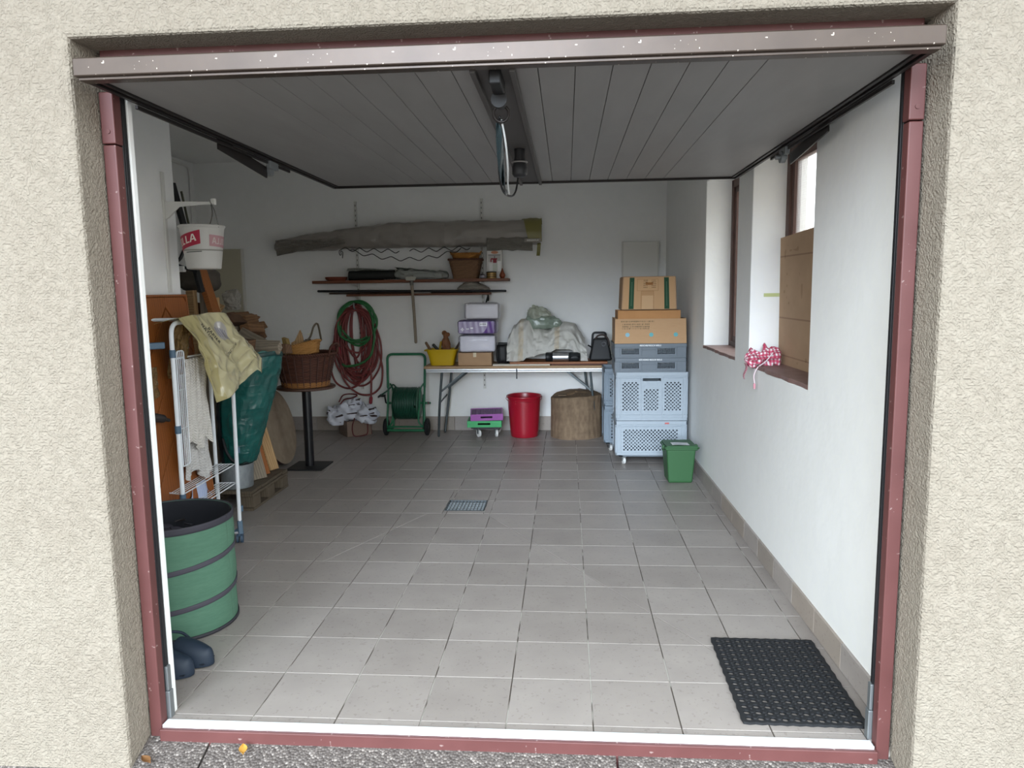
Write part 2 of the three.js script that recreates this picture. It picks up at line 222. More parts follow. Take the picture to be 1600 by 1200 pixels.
{ // floor: grout bed and one mesh per tile
  const f = struct('floor', [span(-2.6, 0.574, -0.14, -0.004, BZ - 0.05, 0.06, 0), span(0.85, 2.7, -0.14, -0.004, BZ - 0.05, 0.06, 0), span(0.574, 0.85, -0.14, -0.004, BZ - 0.05, -2.72, 0), span(0.574, 0.85, -0.14, -0.004, -2.464, 0.06, 0), span(0.5, 0.9, -0.2, -0.13, -2.8, -2.4, 0)], M_grout);
  const D = [0.572, 0.852, -2.722, -2.462];                         // the drain's place
  const clip = (p, a, b, c, keep) => { const o = []; for (let i = 0; i < p.length; i++) { const A = p[i], B = p[(i + 1) % p.length], sa = (a * A[0] + b * A[1] - c) * keep, sb = (a * B[0] + b * B[1] - c) * keep; if (sa >= 0) o.push(A); if (sa * sb < 0) { const t = sa / (sa - sb); o.push([A[0] + (B[0] - A[0]) * t, A[1] + (B[1] - A[1]) * t]); } } return o; };
  const area = (p) => Math.abs(p.reduce((s, q, i) => { const r = p[(i + 1) % p.length]; return s + q[0] * r[1] - r[0] * q[1]; }, 0) / 2);
  // cuts where the floor falls towards the drain: through the drain's near corners
  const cut = (p, x0, z0, x1, z1, g = 0.0016) => { const a = z1 - z0, b = -(x1 - x0), l = Math.hypot(a, b), c = (a * x0 + b * z0) / l; return [clip(p, a / l, b / l, c + g, 1), clip(p, a / l, b / l, c - g, -1)].filter((q) => q.length > 2 && area(q) > 2e-4); };
  let n = 0;
  for (let i = -8; i <= 8; i++) for (let j = -18; j <= 0; j++) {
    const x0 = Math.max(i * 0.3, -2.5) + 0.0022, x1 = Math.min((i + 1) * 0.3, 2.52) - 0.0022, z0 = Math.max((j - 1) * 0.3 + 0.3, BZ) + 0.0022 - (j === 0 ? 0 : 0), z1 = (j === 0 ? 0.037 : (j + 1) * 0.3) - 0.0022;
    if (x1 - x0 < 0.03 || z1 - z0 < 0.02) continue;
    let ps = [[[x0, z0], [x0, z1], [x1, z1], [x1, z0]]];
    if (x1 > D[0] && x0 < D[1] && z1 > D[2] && z0 < D[3]) {
      const q = []; for (const p of ps) { q.push(clip(p, 1, 0, D[0] - 0.002, -1), clip(p, 1, 0, D[1] + 0.002, 1)); let m = clip(clip(p, 1, 0, D[0] + 0.002, 1), 1, 0, D[1] - 0.002, -1); q.push(clip(m, 0, 1, D[2] - 0.002, -1), clip(m, 0, 1, D[3] + 0.002, 1)); }
      ps = q.filter((p) => p.length > 2 && area(p) > 2e-4);
    }
    const cx = (x0 + x1) / 2, cz = (z0 + z1) / 2;
    if (cz > -2.4 && cz < -0.3 && cx > 0.8 && cx < 2.2) ps = ps.flatMap((p) => cut(p, 0.914, -2.326, 1.745, -0.986));
    if (cz > -2.4 && cz < -1.6 && cx < 0.5 && cx > 0) ps = ps.flatMap((p) => cut(p, 0.336, -2.097, 0.211, -1.828));
    for (const p of ps) part(f, 'floor_tile', slab(p, -0.006, 0, 0.0012), M_tile[Math.floor(rnd(0, 2.99))]);
  }
}
struct('trim_1', span(0.004, 2.405, -0.03, 0.004, 0.036, 0.074, 0.003), mat(0xe6ebf0, 0.35));           // white threshold strip
struct('trim_2', span(0.0, 2.412, -0.1, -0.006, 0.05, 0.088, 0.004), M_redPaint);                    // red sill below it
{ // walls
  struct('wall_back', span(-2.7, 2.75, -0.06, CEIL + 0.1, BZ - 0.2, BZ, 0), M_plaster);
  const wl = struct('wall_left', span(-2.7, -2.5, -0.06, CEIL + 0.1, BZ - 0.1, -1.5, 0), M_plaster);
  part(wl, 'wall_projection', span(-2.7, -0.75, -0.06, CEIL + 0.1, -1.672, -0.03, 0.008), M_plaster);
  struct('ceiling', span(-2.7, 2.8, CEIL, CEIL + 0.2, BZ - 0.1, -0.1, 0), M_plaster);
  // right wall with two deep window openings, drawn in z, y
  const w1 = [-3.315, -2.315, 1.03, 2.26], w2 = [-1.98, -0.952, 1.03, 2.26];
  const hole = (w) => [[w[0], w[2]], [w[0], w[3]], [w[1], w[3]], [w[1], w[2]]];
  const s = shape(rect(BZ - 0.1, -0.1, -0.06, CEIL + 0.1), [hole(w1), hole(w2)]);
  const g = extrude(s, 0.3, 0.006); g.rotateY(-PI / 2).translate(RX + 0.3, 0, 0);   // x = -depth
  struct('wall_right', lean(g), M_plaster);
  const frameM = mat(0xffffff, 0.6, { map: woodMap([74, 52, 46], [104, 78, 70], 0.9, 121) });
  const paneB = tex(256, 0.05, (u, v) => 255 * (0.5 + 0.25 * Math.cos(u * 2 * PI * 4) + 0.25 * Math.cos(v * 2 * PI * 4)), false);
  const pane = phys(0xffffff, 0.35, { transmission: 1, thickness: 0, ior: 1.45, bumpMap: paneB, bumpScale: 0.001 });
  const sillM = mat(0xffffff, 0.5, { map: tex(256, 0.4, (u, v) => mix([112, 84, 78], [146, 118, 110], fbm(u, v, 8, 4, 131))) });
  [w2, w1].forEach((w, k) => {
    const o = struct('window_' + (k + 1), null), x0 = RX + 0.185, b = 0.055;
    part(o, 'window_frame', lean(M(span(x0, x0 + 0.06, w[2] - 0.01, w[3] + 0.01, w[0] - 0.01, w[0] + b), span(x0, x0 + 0.06, w[2] - 0.01, w[3] + 0.01, w[1] - b, w[1] + 0.01), span(x0, x0 + 0.06, w[3] - b, w[3] + 0.01, w[0], w[1]), span(x0, x0 + 0.06, w[2] - 0.01, w[2] + b, w[0], w[1]))), frameM);
    part(o, 'sash', lean(M(span(x0 + 0.012, x0 + 0.05, w[2] + b, w[3] - b, w[0] + b, w[0] + b + 0.04), span(x0 + 0.012, x0 + 0.05, w[2] + b, w[3] - b, w[1] - b - 0.04, w[1] - b), span(x0 + 0.012, x0 + 0.05, w[3] - b - 0.04, w[3] - b, w[0] + b, w[1] - b), span(x0 + 0.012, x0 + 0.05, w[2] + b, w[2] + b + 0.04, w[0] + b, w[1] - b))), k ? frameM : frameM);
    part(o, 'pane', lean(span(x0 + 0.028, x0 + 0.034, w[2] + b + 0.03, w[3] - b - 0.03, w[0] + b + 0.03, w[1] - b - 0.03, 0)), pane);
    const sill = extrude(shape([[0.004, 0], [0.19, 0], [0.19, 1], [-0.006, 1], ...Array.from({ length: 24 }, (_, i) => [-0.008 + 0.014 * (0.5 + 0.5 * noise3(i * 0.7, k * 9, 3)), 1 - (i + 0.5) / 24])].map((p) => [p[0], p[1] * (w[1] - w[0] - 0.01)])), 0.022, 0.003);
    sill.rotateX(-PI / 2).translate(RX, w[2] - 0.002, w[1] - 0.005);
    part(o, 'sill', lean(sill), sillM);
  });
  // skirting tiles
  const br = struct('baseboard_right', lean(span(RX - 0.002, RX + 0.02, -0.02, 0.108, BZ, -0.125, 0)), M_grout);
  for (let k = 0; k < 18; k++) { const z1 = -0.125 - k * 0.302, z0 = Math.max(z1 - 0.299, BZ + 0.02); part(br, 'baseboard_tile', lean(span(RX - 0.012, RX + 0.004, 0.001, 0.11, z0, z1, 0.0015)), M_baseTile[Math.floor(rnd(0, 2.99))]); }
  const bb = struct('baseboard_back', span(-2.5, RX, -0.02, 0.148, BZ - 0.01, BZ + 0.002, 0), M_grout);
  for (let k = 0; k < 17; k++) { const x0 = -2.5 + k * 0.302; if (x0 < RX - 0.02) part(bb, 'baseboard_tile', span(x0, Math.min(x0 + 0.299, RX - 0.05), 0.001, 0.15, BZ - 0.004, BZ + 0.012, 0.0015), M_baseTile[Math.floor(rnd(0, 2.99))]); }
}
// ================================================================ garage door: red frame, guides and the raised leaf
{
  const d = struct('door_1', null);
  for (const s of [0, 1]) {
    const X = (a, b) => s ? [2.411 - b, 2.411 - a] : [a, b];
    const fr = part(d, 'frame_post', M(span(...X(-0.042, 0.0), -0.12, 1.96, 0.03, 0.07, 0.004), span(...X(-0.042, 0.003), 1.963, 2.12, 0.03, 0.073, 0.004)), M_redPaint, 'red painted steel post with chipped paint');
    part(fr, 'screw', at(cyl(0.007, 0.007, 0.004, 0, 0, 0, 12), s ? 2.431 : -0.018, 2.0, 0.072, PI / 2), M_redPaint);
    part(d, 'guide_track', M(span(...X(-0.03, -0.001), -0.05, 2.12, -0.004, 0.028, 0.003), span(...X(-0.004, 0.001), 0.16, 2.12, 0.006, 0.02, 0.001)), M_black, 'black rubber edged guide rail');
    part(d, 'track_foot', M(span(...X(-0.006, 0.012), -0.03, 0.1, 0.0, 0.028, 0.003), span(...X(-0.006, 0.008), 0.1, 0.19, 0.0, 0.024, 0.003)), M_galv, 'grey metal foot of the guide rail');
  }
  part(d, 'frame_head', span(-0.03, 2.441, 2.19, 2.25, -0.03, 0.07, 0.004), M_redPaint);
  // leaf, lying level under the lintel
  const Y = 2.112, T = 0.042, x0 = 0.03, x1 = 2.395, zf = 0.285, zb = -2.05, cA = 1.15, cB = 1.27;
  const leaf = part(d, 'leaf_core', span(x0 + 0.03, x1 - 0.03, Y + 0.012, Y + T, zb + 0.02, zf - 0.01, 0.002), mat(0x6d6a66, 0.6));
  part(d, 'front_edge', M(span(x0 - 0.008, x1 + 0.008, Y - 0.006, Y + T + 0.004, zf - 0.022, zf, 0.005), span(x0, x1, Y - 0.014, Y - 0.004, zf - 0.05, zf - 0.012, 0.002)), M_brownSteel, 'brown painted steel front edge with white paint specks');
  for (const s of [0, 1]) { const X = (a, b) => s ? [x0 + x1 - b, x0 + x1 - a] : [a, b]; part(d, 'side_rail', M(span(...X(x0, x0 + 0.016), Y - 0.012, Y + T, zb, zf - 0.02, 0.002), span(...X(x0 + 0.02, x0 + 0.034), Y - 0.006, Y + 0.012, zb, zf - 0.03, 0.002), span(...X(x0 - 0.006, x0 + 0.004), Y - 0.026, Y - 0.013, -1.35, zf - 0.3, 0.002)), M_blackSteel); }
  part(d, 'rear_rail', span(x0, x1, Y - 0.012, Y + T, zb - 0.012, zb + 0.01, 0.003), M_blackSteel);
  const plain = 0.42, pitch = 0.1065; const edges = [x0 + 0.034, x0 + plain]; while (edges[edges.length - 1] + pitch < cA - 0.06) edges.push(edges[edges.length - 1] + pitch); edges.push(cA + 0.01);
  const right = [cB - 0.01]; let e = x1 - plain; const tmp = [x1 - 0.034, e]; while (e - pitch > cB + 0.06) { e -= pitch; tmp.push(e); } right.push(...tmp.reverse());
  for (const E of [edges, right]) for (let i = 0; i + 1 < E.length; i++) { const g = span(E[i] + 0.0008, E[i + 1] - 0.0008, Y, Y + 0.014, zb + 0.01, zf - 0.03, 0.002); part(d, 'board', g, M_leaf); }
  const ch = part(d, 'center_channel', M(span(cA, cB, Y - 0.004, Y + 0.01, zb - 0.006, zf - 0.03, 0.001), span(cA - 0.004, cA + 0.012, Y - 0.02, Y, zb - 0.006, zf - 0.055, 0.002), span(cB - 0.012, cB + 0.004, Y - 0.02, Y, zb - 0.006, zf - 0.055, 0.002)), mat(0x454240, 0.6), 'steel channel down the middle of the leaf');
  part(ch, 'buffer', M(at(lathe([[0.0, 0], [0.026, 0], [0.034, 0.012], [0.034, 0.04], [0.028, 0.06], [0.024, 0.085], [0.024, 0.12]], 24), 1.21, Y - 0.125, -1.0)), M_black, 'black rubber buffer');
  part(ch, 'buffer_ring', at(new THREE.TorusGeometry(0.032, 0.004, 8, 28), 1.21, Y - 0.062, -1.0, PI / 2), mat(0x8a8784, 0.4, { metalness: 0.6 }));
  part(ch, 'lock_barrel', M(span(1.197, 1.233, Y - 0.042, Y, 0.06, 0.2, 0.006), at(cyl(0.02, 0.024, 0.05, 0, 0, 0, 20), 1.215, Y - 0.055, 0.03, PI / 2)), mat(0x0c0c0e, 0.6));
  part(ch, 'pull_ring', at(new THREE.TorusGeometry(0.024, 0.005, 8, 28), 1.216, Y - 0.082, 0.01, 0.35), M_blackSteel);
  const yy = Y - 0.09;
  part(ch, 'pull_strap', sheet((u, v) => { const t = v, z = -0.01 - 0.42 * t - 0.25 * t * t, y = yy - 0.02 - 0.13 * Math.sin(t * PI * 0.62); return [1.206 - 0.03 * t + (u - 0.5) * (0.016 + 0.006 * Math.sin(7 * t)), y + 0.012 * Math.sin(u * 5 + t * 9), z]; }, 6, 30, 0.003), phys(0x34474c, 0.25, { transmission: 0.25, thickness: 0 }), 'dark glossy plastic pull strap');
  part(ch, 'pull_cord', tube([[1.216, yy - 0.01, 0.0], [1.222, yy - 0.06, -0.06], [1.218, yy - 0.12, -0.2], [1.205, yy - 0.15, -0.36], [1.196, yy - 0.165, -0.52], [1.19, yy - 0.15, -0.64]], 0.0032), mat(0xcfd2d2, 0.5), 'thin white pull cord');
  part(ch, 'cable', tube([[1.21, yy, 0.0], [1.188, yy - 0.1, -0.2], [1.172, yy - 0.14, -0.45], [1.17, yy - 0.15, -0.62], [1.176, yy - 0.13, -0.9], [1.17, yy - 0.06, -1.3], [1.156, Y - 0.02, -1.74]], 0.0045), M_black);
  for (const s of [0, 1]) {
    const mx = (x) => s ? x0 + x1 - x : x;
    const arm = part(d, 'lever_arm', bar([mx(0.018), Y - 0.02, -0.6], [mx(0.012), Y - 0.062, -1.1], 0.008, 0.05), M_blackSteel);
    part(arm, 'roller', M(at(cyl(0.026, 0.026, 0.022, 0, 0, 0, 24), mx(0.03), Y - 0.05, -1.12, 0, 0, PI / 2), at(cyl(0.011, 0.011, 0.05, 0, 0, 0, 16), mx(0.022), Y - 0.05, -1.12, 0, 0, PI / 2)), M_galv, 'grey steel roller');
    part(arm, 'roller_bracket', M(span(mx(0.034) - 0.01, mx(0.034) + 0.01, Y - 0.045, Y - 0.008, -1.17, -1.07, 0.003)), M_galv);
  }
}

// ================================================================ on the floor in front
{ // rubber doormat
  const t = thing('doormat', 'black rubber ring doormat with rows of holes lying inside the door beside the right wall', 'doormat', [2.225, 0.0005, -0.345], -0.012);
  const W = 0.415, D = 0.62, nx = 10, nz = 16, holes = [], knobs = [];
  for (let j = 0; j < nz; j++) for (let i = 0; i < nx; i++) {
    const x = -W / 2 + 0.024 + i * (W - 0.048) / (nx - 1), z = -D / 2 + 0.024 + j * (D - 0.048) / (nz - 1);
    holes.push(oval(x, z, 0.0125, 0.0125, 8, 0.2)); if (i < nx - 1) { knobs.push(at(cyl(0.009, 0.007, 0.004, 0, 0, 0, 8), x + 0.0205, 0.0086, -z)); if (j < nz - 1) knobs.push(at(cyl(0.006, 0.005, 0.005, 0, 0, 0, 6), x + 0.0205, 0.0086, -z - 0.0195)); }
  }
  const m = mat(0x15171b, 0.75);
  const rim = []; const N = 20; for (let k = 0; k < 4; k++) for (let i = 0; i < N; i++) { const u = i / N, w = 0.004 * Math.abs(Math.sin(u * PI * 10)); const c = [[-W / 2 + u * W, -D / 2 - w], [W / 2 + w, -D / 2 + u * D], [W / 2 - u * W, D / 2 + w], [-W / 2 - w, D / 2 - u * D]][k]; rim.push(c); }
  part(t, 'mat_grid', extrude(shape(rim, holes), 0.009, 0.0012).rotateX(-PI / 2), m);
  part(t, 'knobs', M(knobs), m).userData.kind = 'stuff';
}
{ // floor drain
  const t = thing('drain_grate', 'square galvanised drain grate set into the floor tiles in the middle of the garage', 'drain', [0.712, -0.02, -2.592]);
  part(t, 'frame', M(span(-0.138, 0.138, 0, 0.02, -0.128, -0.118, 0.001), span(-0.138, 0.138, 0, 0.02, 0.118, 0.128, 0.001), span(-0.138, -0.128, 0, 0.02, -0.128, 0.128, 0.001), span(0.128, 0.138, 0, 0.02, -0.128, 0.128, 0.001)), mat(0x5d6468, 0.5, { metalness: 0.5 }));
  for (let i = 0; i < 10; i++) { const x = -0.108 + i * 0.024; part(t, 'grate_bar', span(x - 0.0015, x + 0.0015, 0, 0.018, -0.118, 0.118, 0), M_galv); }
  for (let i = 0; i < 4; i++) { const z = -0.07 + i * 0.047; part(t, 'cross_bar', span(-0.128, 0.128, 0.003, 0.017, z - 0.0018, z + 0.0018, 0), M_galv); }
  part(t, 'drain_bowl', at(lathe([[0.012, -0.1], [0.06, -0.095], [0.1, -0.06], [0.117, -0.012], [0.122, -0.012], [0.104, -0.066], [0.062, -0.102], [0.012, -0.107]], 24), 0, 0.008, 0), mat(0x394340, 0.6));
}
// ================================================================ right side: crates and boxes
const M_crate = mat(0x9ca6ae, 0.5), M_crateDark = mat(0x646d75, 0.5), M_caster = mat(0xd8d8d4, 0.45);
function caster(parent, x, z, turn, wheelM = M_caster, r = 0.028, h = 0.066) {
  const c = part(parent, 'caster', M(at(span(-0.018, 0.018, h - 0.004, h, -0.018, 0.018, 0.001), 0, 0, 0), span(-0.016, -0.012, r * 0.9, h - 0.003, -0.014, 0.016, 0.001), span(0.012, 0.016, r * 0.9, h - 0.003, -0.014, 0.016, 0.001)), M_galv);
  c.position.set(x, 0, z); c.rotation.y = turn;
  part(c, 'wheel', M(at(cyl(r, r, 0.018, 0, 0, 0, 20), -0.009, r, 0, 0, 0, -PI / 2), at(cyl(r * 0.55, r * 0.55, 0.023, 0, 0, 0, 16), -0.0115, r, 0, 0, 0, -PI / 2)), wheelM);
}
function holeGrid(x0, x1, y0, y1, p, r, nside = 6) { const o = []; let row = 0; for (let y = y0 + r; y <= y1 - r + 1e-6; y += p / 2, row++) for (let x = x0 + r + (row % 2 ? p / 2 : 0); x <= x1 - r + 1e-6; x += p) o.push(oval(x, y, r, r, nside, 0.4)); return o; }
function wallFour(t, W, D, long, short, th, m, name = 'side_wall') { // four crate walls from two shapes drawn on x, y
  part(t, name, extrude(long, th, 0.001).translate(0, 0, D / 2 - th), m); part(t, name, extrude(long, th, 0.001).translate(0, 0, -D / 2), m);
  part(t, name, at(extrude(short, th, 0.001), -W / 2 + th, 0, 0, 0, -PI / 2), m); part(t, name, at(extrude(short, th, 0.001), W / 2, 0, 0, 0, -PI / 2), m);
}
function bigCrate(H, panels, label, pos, turn, m = M_crate, group) {
  const t = thing('plastic_crate', label, 'crate', pos, turn, group), W = 0.6, D = 0.4, iw = W - 0.014, id = D - 0.014;
  const holes = [], sh = [], slots = [];
  if (panels === 3) { for (const [a, b, top] of [[-0.245, -0.105, H - 0.075], [-0.066, 0.066, H - 0.13], [0.105, 0.245, H - 0.075]]) holes.push(...holeGrid(a, b, 0.085, top, 0.0302, 0.0078)); holes.push(rect(-0.075, 0.075, H - 0.075, H - 0.05)); sh.push(...holeGrid(-0.14, 0.14, 0.085, H - 0.13, 0.0302, 0.0078), rect(-0.07, 0.07, H - 0.085, H - 0.055)); }
  else { holes.push(...holeGrid(-0.232, 0.232, 0.04, H - 0.06, 0.0302, 0.0078)); sh.push(...holeGrid(-0.14, 0.14, 0.04, H - 0.06, 0.0302, 0.0078)); }
  wallFour(t, iw, id, shape(rect(-iw / 2, iw / 2, 0.004, H - 0.02), holes), shape(rect(-id / 2 + 0.004, id / 2 - 0.004, 0.004, H - 0.02), sh), 0.004, m);
  part(t, 'crate_floor', span(-iw / 2, iw / 2, 0, 0.006, -id / 2, id / 2), m);
  const rim = (y0, y1, g) => M(span(-W / 2 + g, W / 2 - g, y0, y1, D / 2 - 0.012 - g, D / 2 - g, 0.003), span(-W / 2 + g, W / 2 - g, y0, y1, -D / 2 + g, -D / 2 + 0.012 + g, 0.003), span(-W / 2 + g, -W / 2 + 0.012 + g, y0, y1, -D / 2 + g, D / 2 - g, 0.003), span(W / 2 - 0.012 - g, W / 2 - g, y0, y1, -D / 2 + g, D / 2 - g, 0.003));
  part(t, 'rim', M(rim(H - 0.034, H, 0), rim(H - 0.052, H - 0.046, 0.003)), m);
  const ribs = []; const xs = panels === 3 ? [-0.285, -0.26, -0.088, 0.088, 0.26, 0.285] : [-0.285, -0.255, 0.255, 0.285];
  for (const x of xs) for (const s of [-1, 1]) ribs.push(span(x - 0.004, x + 0.004, 0.004, H - 0.03, s > 0 ? id / 2 - 0.002 : -D / 2 + 0.002, s > 0 ? D / 2 - 0.002 : -id / 2 + 0.002, 0.001));
  for (const z of [-0.185, -0.15, 0.15, 0.185]) for (const s of [-1, 1]) ribs.push(span(s > 0 ? iw / 2 - 0.002 : -W / 2 + 0.002, s > 0 ? W / 2 - 0.002 : -iw / 2 + 0.002, 0.004, H - 0.03, z - 0.004, z + 0.004, 0.001));
  if (panels === 3) ribs.push(rim(0.045, 0.052, 0.003));
  part(t, 'rib', M(ribs), m); part(t, 'base_rim', rim(0, 0.024, 0.004), m);
  return t;
}
function crateDolly(label, pos, turn) {
  const t = thing('crate_dolly', label, 'dolly', pos, turn);
  part(t, 'frame', M(span(-0.28, 0.28, 0.068, 0.082, 0.15, 0.185), span(-0.28, 0.28, 0.068, 0.082, -0.185, -0.15), span(-0.28, -0.24, 0.068, 0.082, -0.185, 0.185), span(0.24, 0.28, 0.068, 0.082, -0.185, 0.185)), M_crateDark);
  for (const [x, z, a] of [[-0.235, 0.155, 0.3], [0.235, 0.155, 1.2], [-0.235, -0.155, 0.8], [0.235, -0.155, -0.4]]) caster(t, x, z, a);
  return t;
}
function tray(label, text, pos, turn) {
  const t = thing('bread_tray', label, 'crate', pos, turn), W = 0.6, D = 0.4, H = 0.118, holes = [], sh = [];
  for (const c of [-0.165, 0.13]) for (let i = 0; i < 12; i++) { const x = c - 0.066 + i * 0.012; holes.push(rect(x - 0.0035, x + 0.0035, 0.03, 0.078)); }
  for (const c of [-0.1, 0.1]) for (let i = 0; i < 8; i++) { const x = c - 0.042 + i * 0.012; sh.push(rect(x - 0.0035, x + 0.0035, 0.03, 0.078)); }
  wallFour(t, W - 0.012, D - 0.012, shape(rect(-W / 2 + 0.006, W / 2 - 0.006, 0, H - 0.01), holes), shape(rect(-D / 2 + 0.01, D / 2 - 0.01, 0, H - 0.01), sh), 0.004, M_crateDark);
  part(t, 'rim', M(span(-W / 2, W / 2, H - 0.03, H, D / 2 - 0.012, D / 2, 0.003), span(-W / 2, W / 2, H - 0.03, H, -D / 2, -D / 2 + 0.012, 0.003), span(-W / 2, -W / 2 + 0.012, H - 0.03, H, -D / 2, D / 2, 0.003), span(W / 2 - 0.012, W / 2, H - 0.03, H, -D / 2, D / 2, 0.003)), M_crateDark);
  part(t, 'tray_floor', span(-0.294, 0.294, 0, 0.006, -0.194, 0.194), M_crateDark);
  part(t, 'rib', M(...[-0.25, -0.07, 0.05, 0.22].map((x) => span(x - 0.003, x + 0.003, 0.006, H - 0.03, 0.192, 0.198, 0.001)), span(-0.066, 0.046, 0.06, 0.066, 0.192, 0.198, 0.001), span(-0.29, 0.29, 0, 0.014, 0.192, 0.199, 0.001)), M_crateDark);
  const p = print(1024, 96, (g, w, h) => { g.fillStyle = '#646d75'; g.fillRect(0, 0, w, h); g.fillStyle = '#eef0f0'; g.font = 'bold 84px sans-serif'; g.textAlign = 'center'; g.textBaseline = 'middle'; g.fillText(text, w / 2, h / 2 + 4, w - 20); });
  part(t, 'lettering', at(new THREE.PlaneGeometry(0.215, 0.021), 0.0, H - 0.0145, D / 2 + 0.0006), mat(0xffffff, 0.55, { map: p }), 'white printed lettering');
  return t;
}
{
  const cx = 2.12, cz = -4.0;
  crateDolly('grey dolly on white casters under the front crate stack', [cx + 0.01, 0, cz], 0);
  const c1 = bigCrate(0.296, 1, 'light grey perforated crate at the bottom of the stack, standing on the dolly', [cx, 0.082, cz], 0);
  part(c1, 'label_tag', at(span(-0.018, 0.018, 0, 0.012, 0, 0.0015, 0.0005), 0.13, 0.27, 0.2), mat(0xb8504a, 0.5), 'small red label');
  bigCrate(0.41, 3, 'tall light grey perforated crate with three hole panels and a dark hand slot', [cx + 0.002, 0.38, cz], 0.004);
  tray('lower dark grey slotted bread tray on top of the tall grey crate', 'BÄCKEREI RESCH WELS', [cx - 0.012, 0.791, cz], 0);
  tray('upper dark grey slotted bread tray under the cardboard boxes', 'RESCH&FRISCH WELS', [cx - 0.014, 0.91, cz], 0.006);
  // flared cardboard box with three blue dots
  const b = thing('cardboard_box', 'brown cardboard box with flaring sides and three blue dots on top of the trays', 'box', [cx - 0.012, 1.029, cz]);
  const W0 = 0.59, W1 = 0.575, H = 0.205, D = 0.39;
  const front = print(1024, 384, (g, w, h) => {
    g.fillStyle = '#b99570'; g.fillRect(0, 0, w, h); let s = 5; for (let i = 0; i < 900; i++) { s = (s * 16807) % 2147483647; g.fillStyle = `rgba(${90 + s % 60},${60 + s % 40},30,0.06)`; g.fillRect(s % w, (s >> 8) % h, 60, 2); }
    g.fillStyle = 'rgba(92,82,60,0.75)'; g.font = 'bold 34px sans-serif'; for (const [y, x, n] of [[54, 90, 21], [98, 110, 17], [134, 110, 17], [164, 110, 17]]) { for (let i = 0; i < n; i++) { s = (s * 16807) % 2147483647; g.fillRect(x + i * 23, y - 24, 6 + s % 11, 18 + s % 6); } }
  });
  const wall = (w) => extrude(shape([[-w / 2, 0], [w / 2, 0], [w / 2 * W1 / W0, H], [-w / 2 * W1 / W0, H]]), 0.004, 0.0008);
  const fg = wall(W0); { const u = fg.attributes.uv, p = fg.attributes.position; for (let i = 0; i < u.count; i++) u.setXY(i, p.getX(i) / W0 + 0.5, p.getY(i) / H); }
  part(b, 'printed_front', fg.translate(0, 0, D / 2 - 0.004), mat(0xffffff, 0.85, { map: front })); part(b, 'back_panel', wall(W0).translate(0, 0, -D / 2), M_card);
  for (const s of [-1, 1]) part(b, 'side_panel', at(extrude(shape(rect(-D / 2 + 0.004, D / 2 - 0.004, 0, H)), 0.004, 0.0008), s * (W0 / 2 - 0.006), 0, 0, 0, -PI / 2, s * 0.02), M_card);
  part(b, 'box_bottom', span(-W0 / 2, W0 / 2, 0, 0.005, -D / 2, D / 2), M_card);
  for (const x of [-0.19, 0.005, 0.205]) part(b, 'blue_dot', at(cyl(0.0175, 0.0175, 0.002, 0, 0, 0, 24), x, 0.073, D / 2, PI / 2), mat(x < -0.1 ? 0x86b4c4 : 0x5fa9ae, 0.6), 'round blue dot');
  part(b, 'top_flap', at(span(-0.26, 0.25, 0, 0.006, -0.19, 0.18), 0, H - 0.012, 0), M_card);
  // shallow pale tray box
  const f = thing('cardboard_tray', 'shallow pale cardboard tray under the green striped box', 'box', [cx - 0.025, 1.232, cz + 0.02]);
  const paleCard = mat(0xffe6c4, 0.9, { map: cardMap });
  part(f, 'front_panel', span(-0.255, 0.255, 0, 0.07, 0.166, 0.17, 0.001), paleCard); part(f, 'back_panel', span(-0.255, 0.255, 0, 0.07, -0.17, -0.166, 0.001), paleCard);
  for (const s of [-1, 1]) part(f, 'side_panel', span(s * 0.255 - 0.002, s * 0.255 + 0.002, 0, 0.07, -0.166, 0.166, 0.001), paleCard);
  part(f, 'box_bottom', span(-0.253, 0.253, 0, 0.005, -0.166, 0.166), paleCard);
  // green striped banana style box
  const g0 = thing('cardboard_box', 'brown cardboard box with two dark green stripes at the top of the crate stack', 'box', [cx - 0.025, 1.306, cz + 0.0]);
  const bm = print(1024, 640, (g, w, h) => {
    g.fillStyle = '#bb966e'; g.fillRect(0, 0, w, h); g.strokeStyle = 'rgba(120,80,44,0.9)'; g.lineWidth = 4; g.strokeRect(270, 30, 420, 235); g.fillStyle = '#b08a62'; g.fillRect(350, 275, 250, 365); g.strokeRect(350, 275, 250, 365); g.fillStyle = '#c3a07a'; g.fillRect(365, 365, 225, 275);
    g.fillStyle = '#20462f'; g.fillRect(110, 0, 98, h); g.fillRect(810, 0, 98, h); g.fillStyle = 'rgba(190,210,180,0.35)'; for (let y = 90; y < h - 80; y += 26) { g.fillRect(148, y, 22, 14); g.fillRect(850, y, 18, 14); }
    g.fillStyle = 'rgba(70,52,26,0.85)'; let s = 3; for (let y = 50; y < 230; y += 36) for (const x of [395, 560]) for (let i = 0; i < 5; i++) { s = (s * 16807) % 2147483647; g.fillRect(x + i * 18, y, 8 + s % 8, 14); }
  });
  const bw = 0.455, bh = 0.275, bd = 0.36, body = boxUV(new RoundedBoxGeometry(bw, bh, bd, 4, 0.012)).translate(0, bh / 2, 0);
  shake(body, (q) => { const t = q.y / bh; q.x *= 1 - 0.05 * t; if (Math.abs(q.x) < 0.2) q.y += 0.006 * t * Math.cos(q.x * 7); });
  part(g0, 'box_body', body, M_card);
  const fr = sheet((u, v) => [(u - 0.5) * (bw - 0.026) * (1 - 0.05 * v), 0.008 + v * (bh - 0.018), bd / 2 + 0.0006], 6, 6, 0.001); part(g0, 'printed_front', fr, mat(0xffffff, 0.85, { map: bm }));
  part(g0, 'handle_hole', span(-0.03, 0.03, 0, 0.02, 0, 0.001, 0.0004).translate(0, 0.205, bd / 2 + 0.0012), mat(0x8c5f33, 0.9));
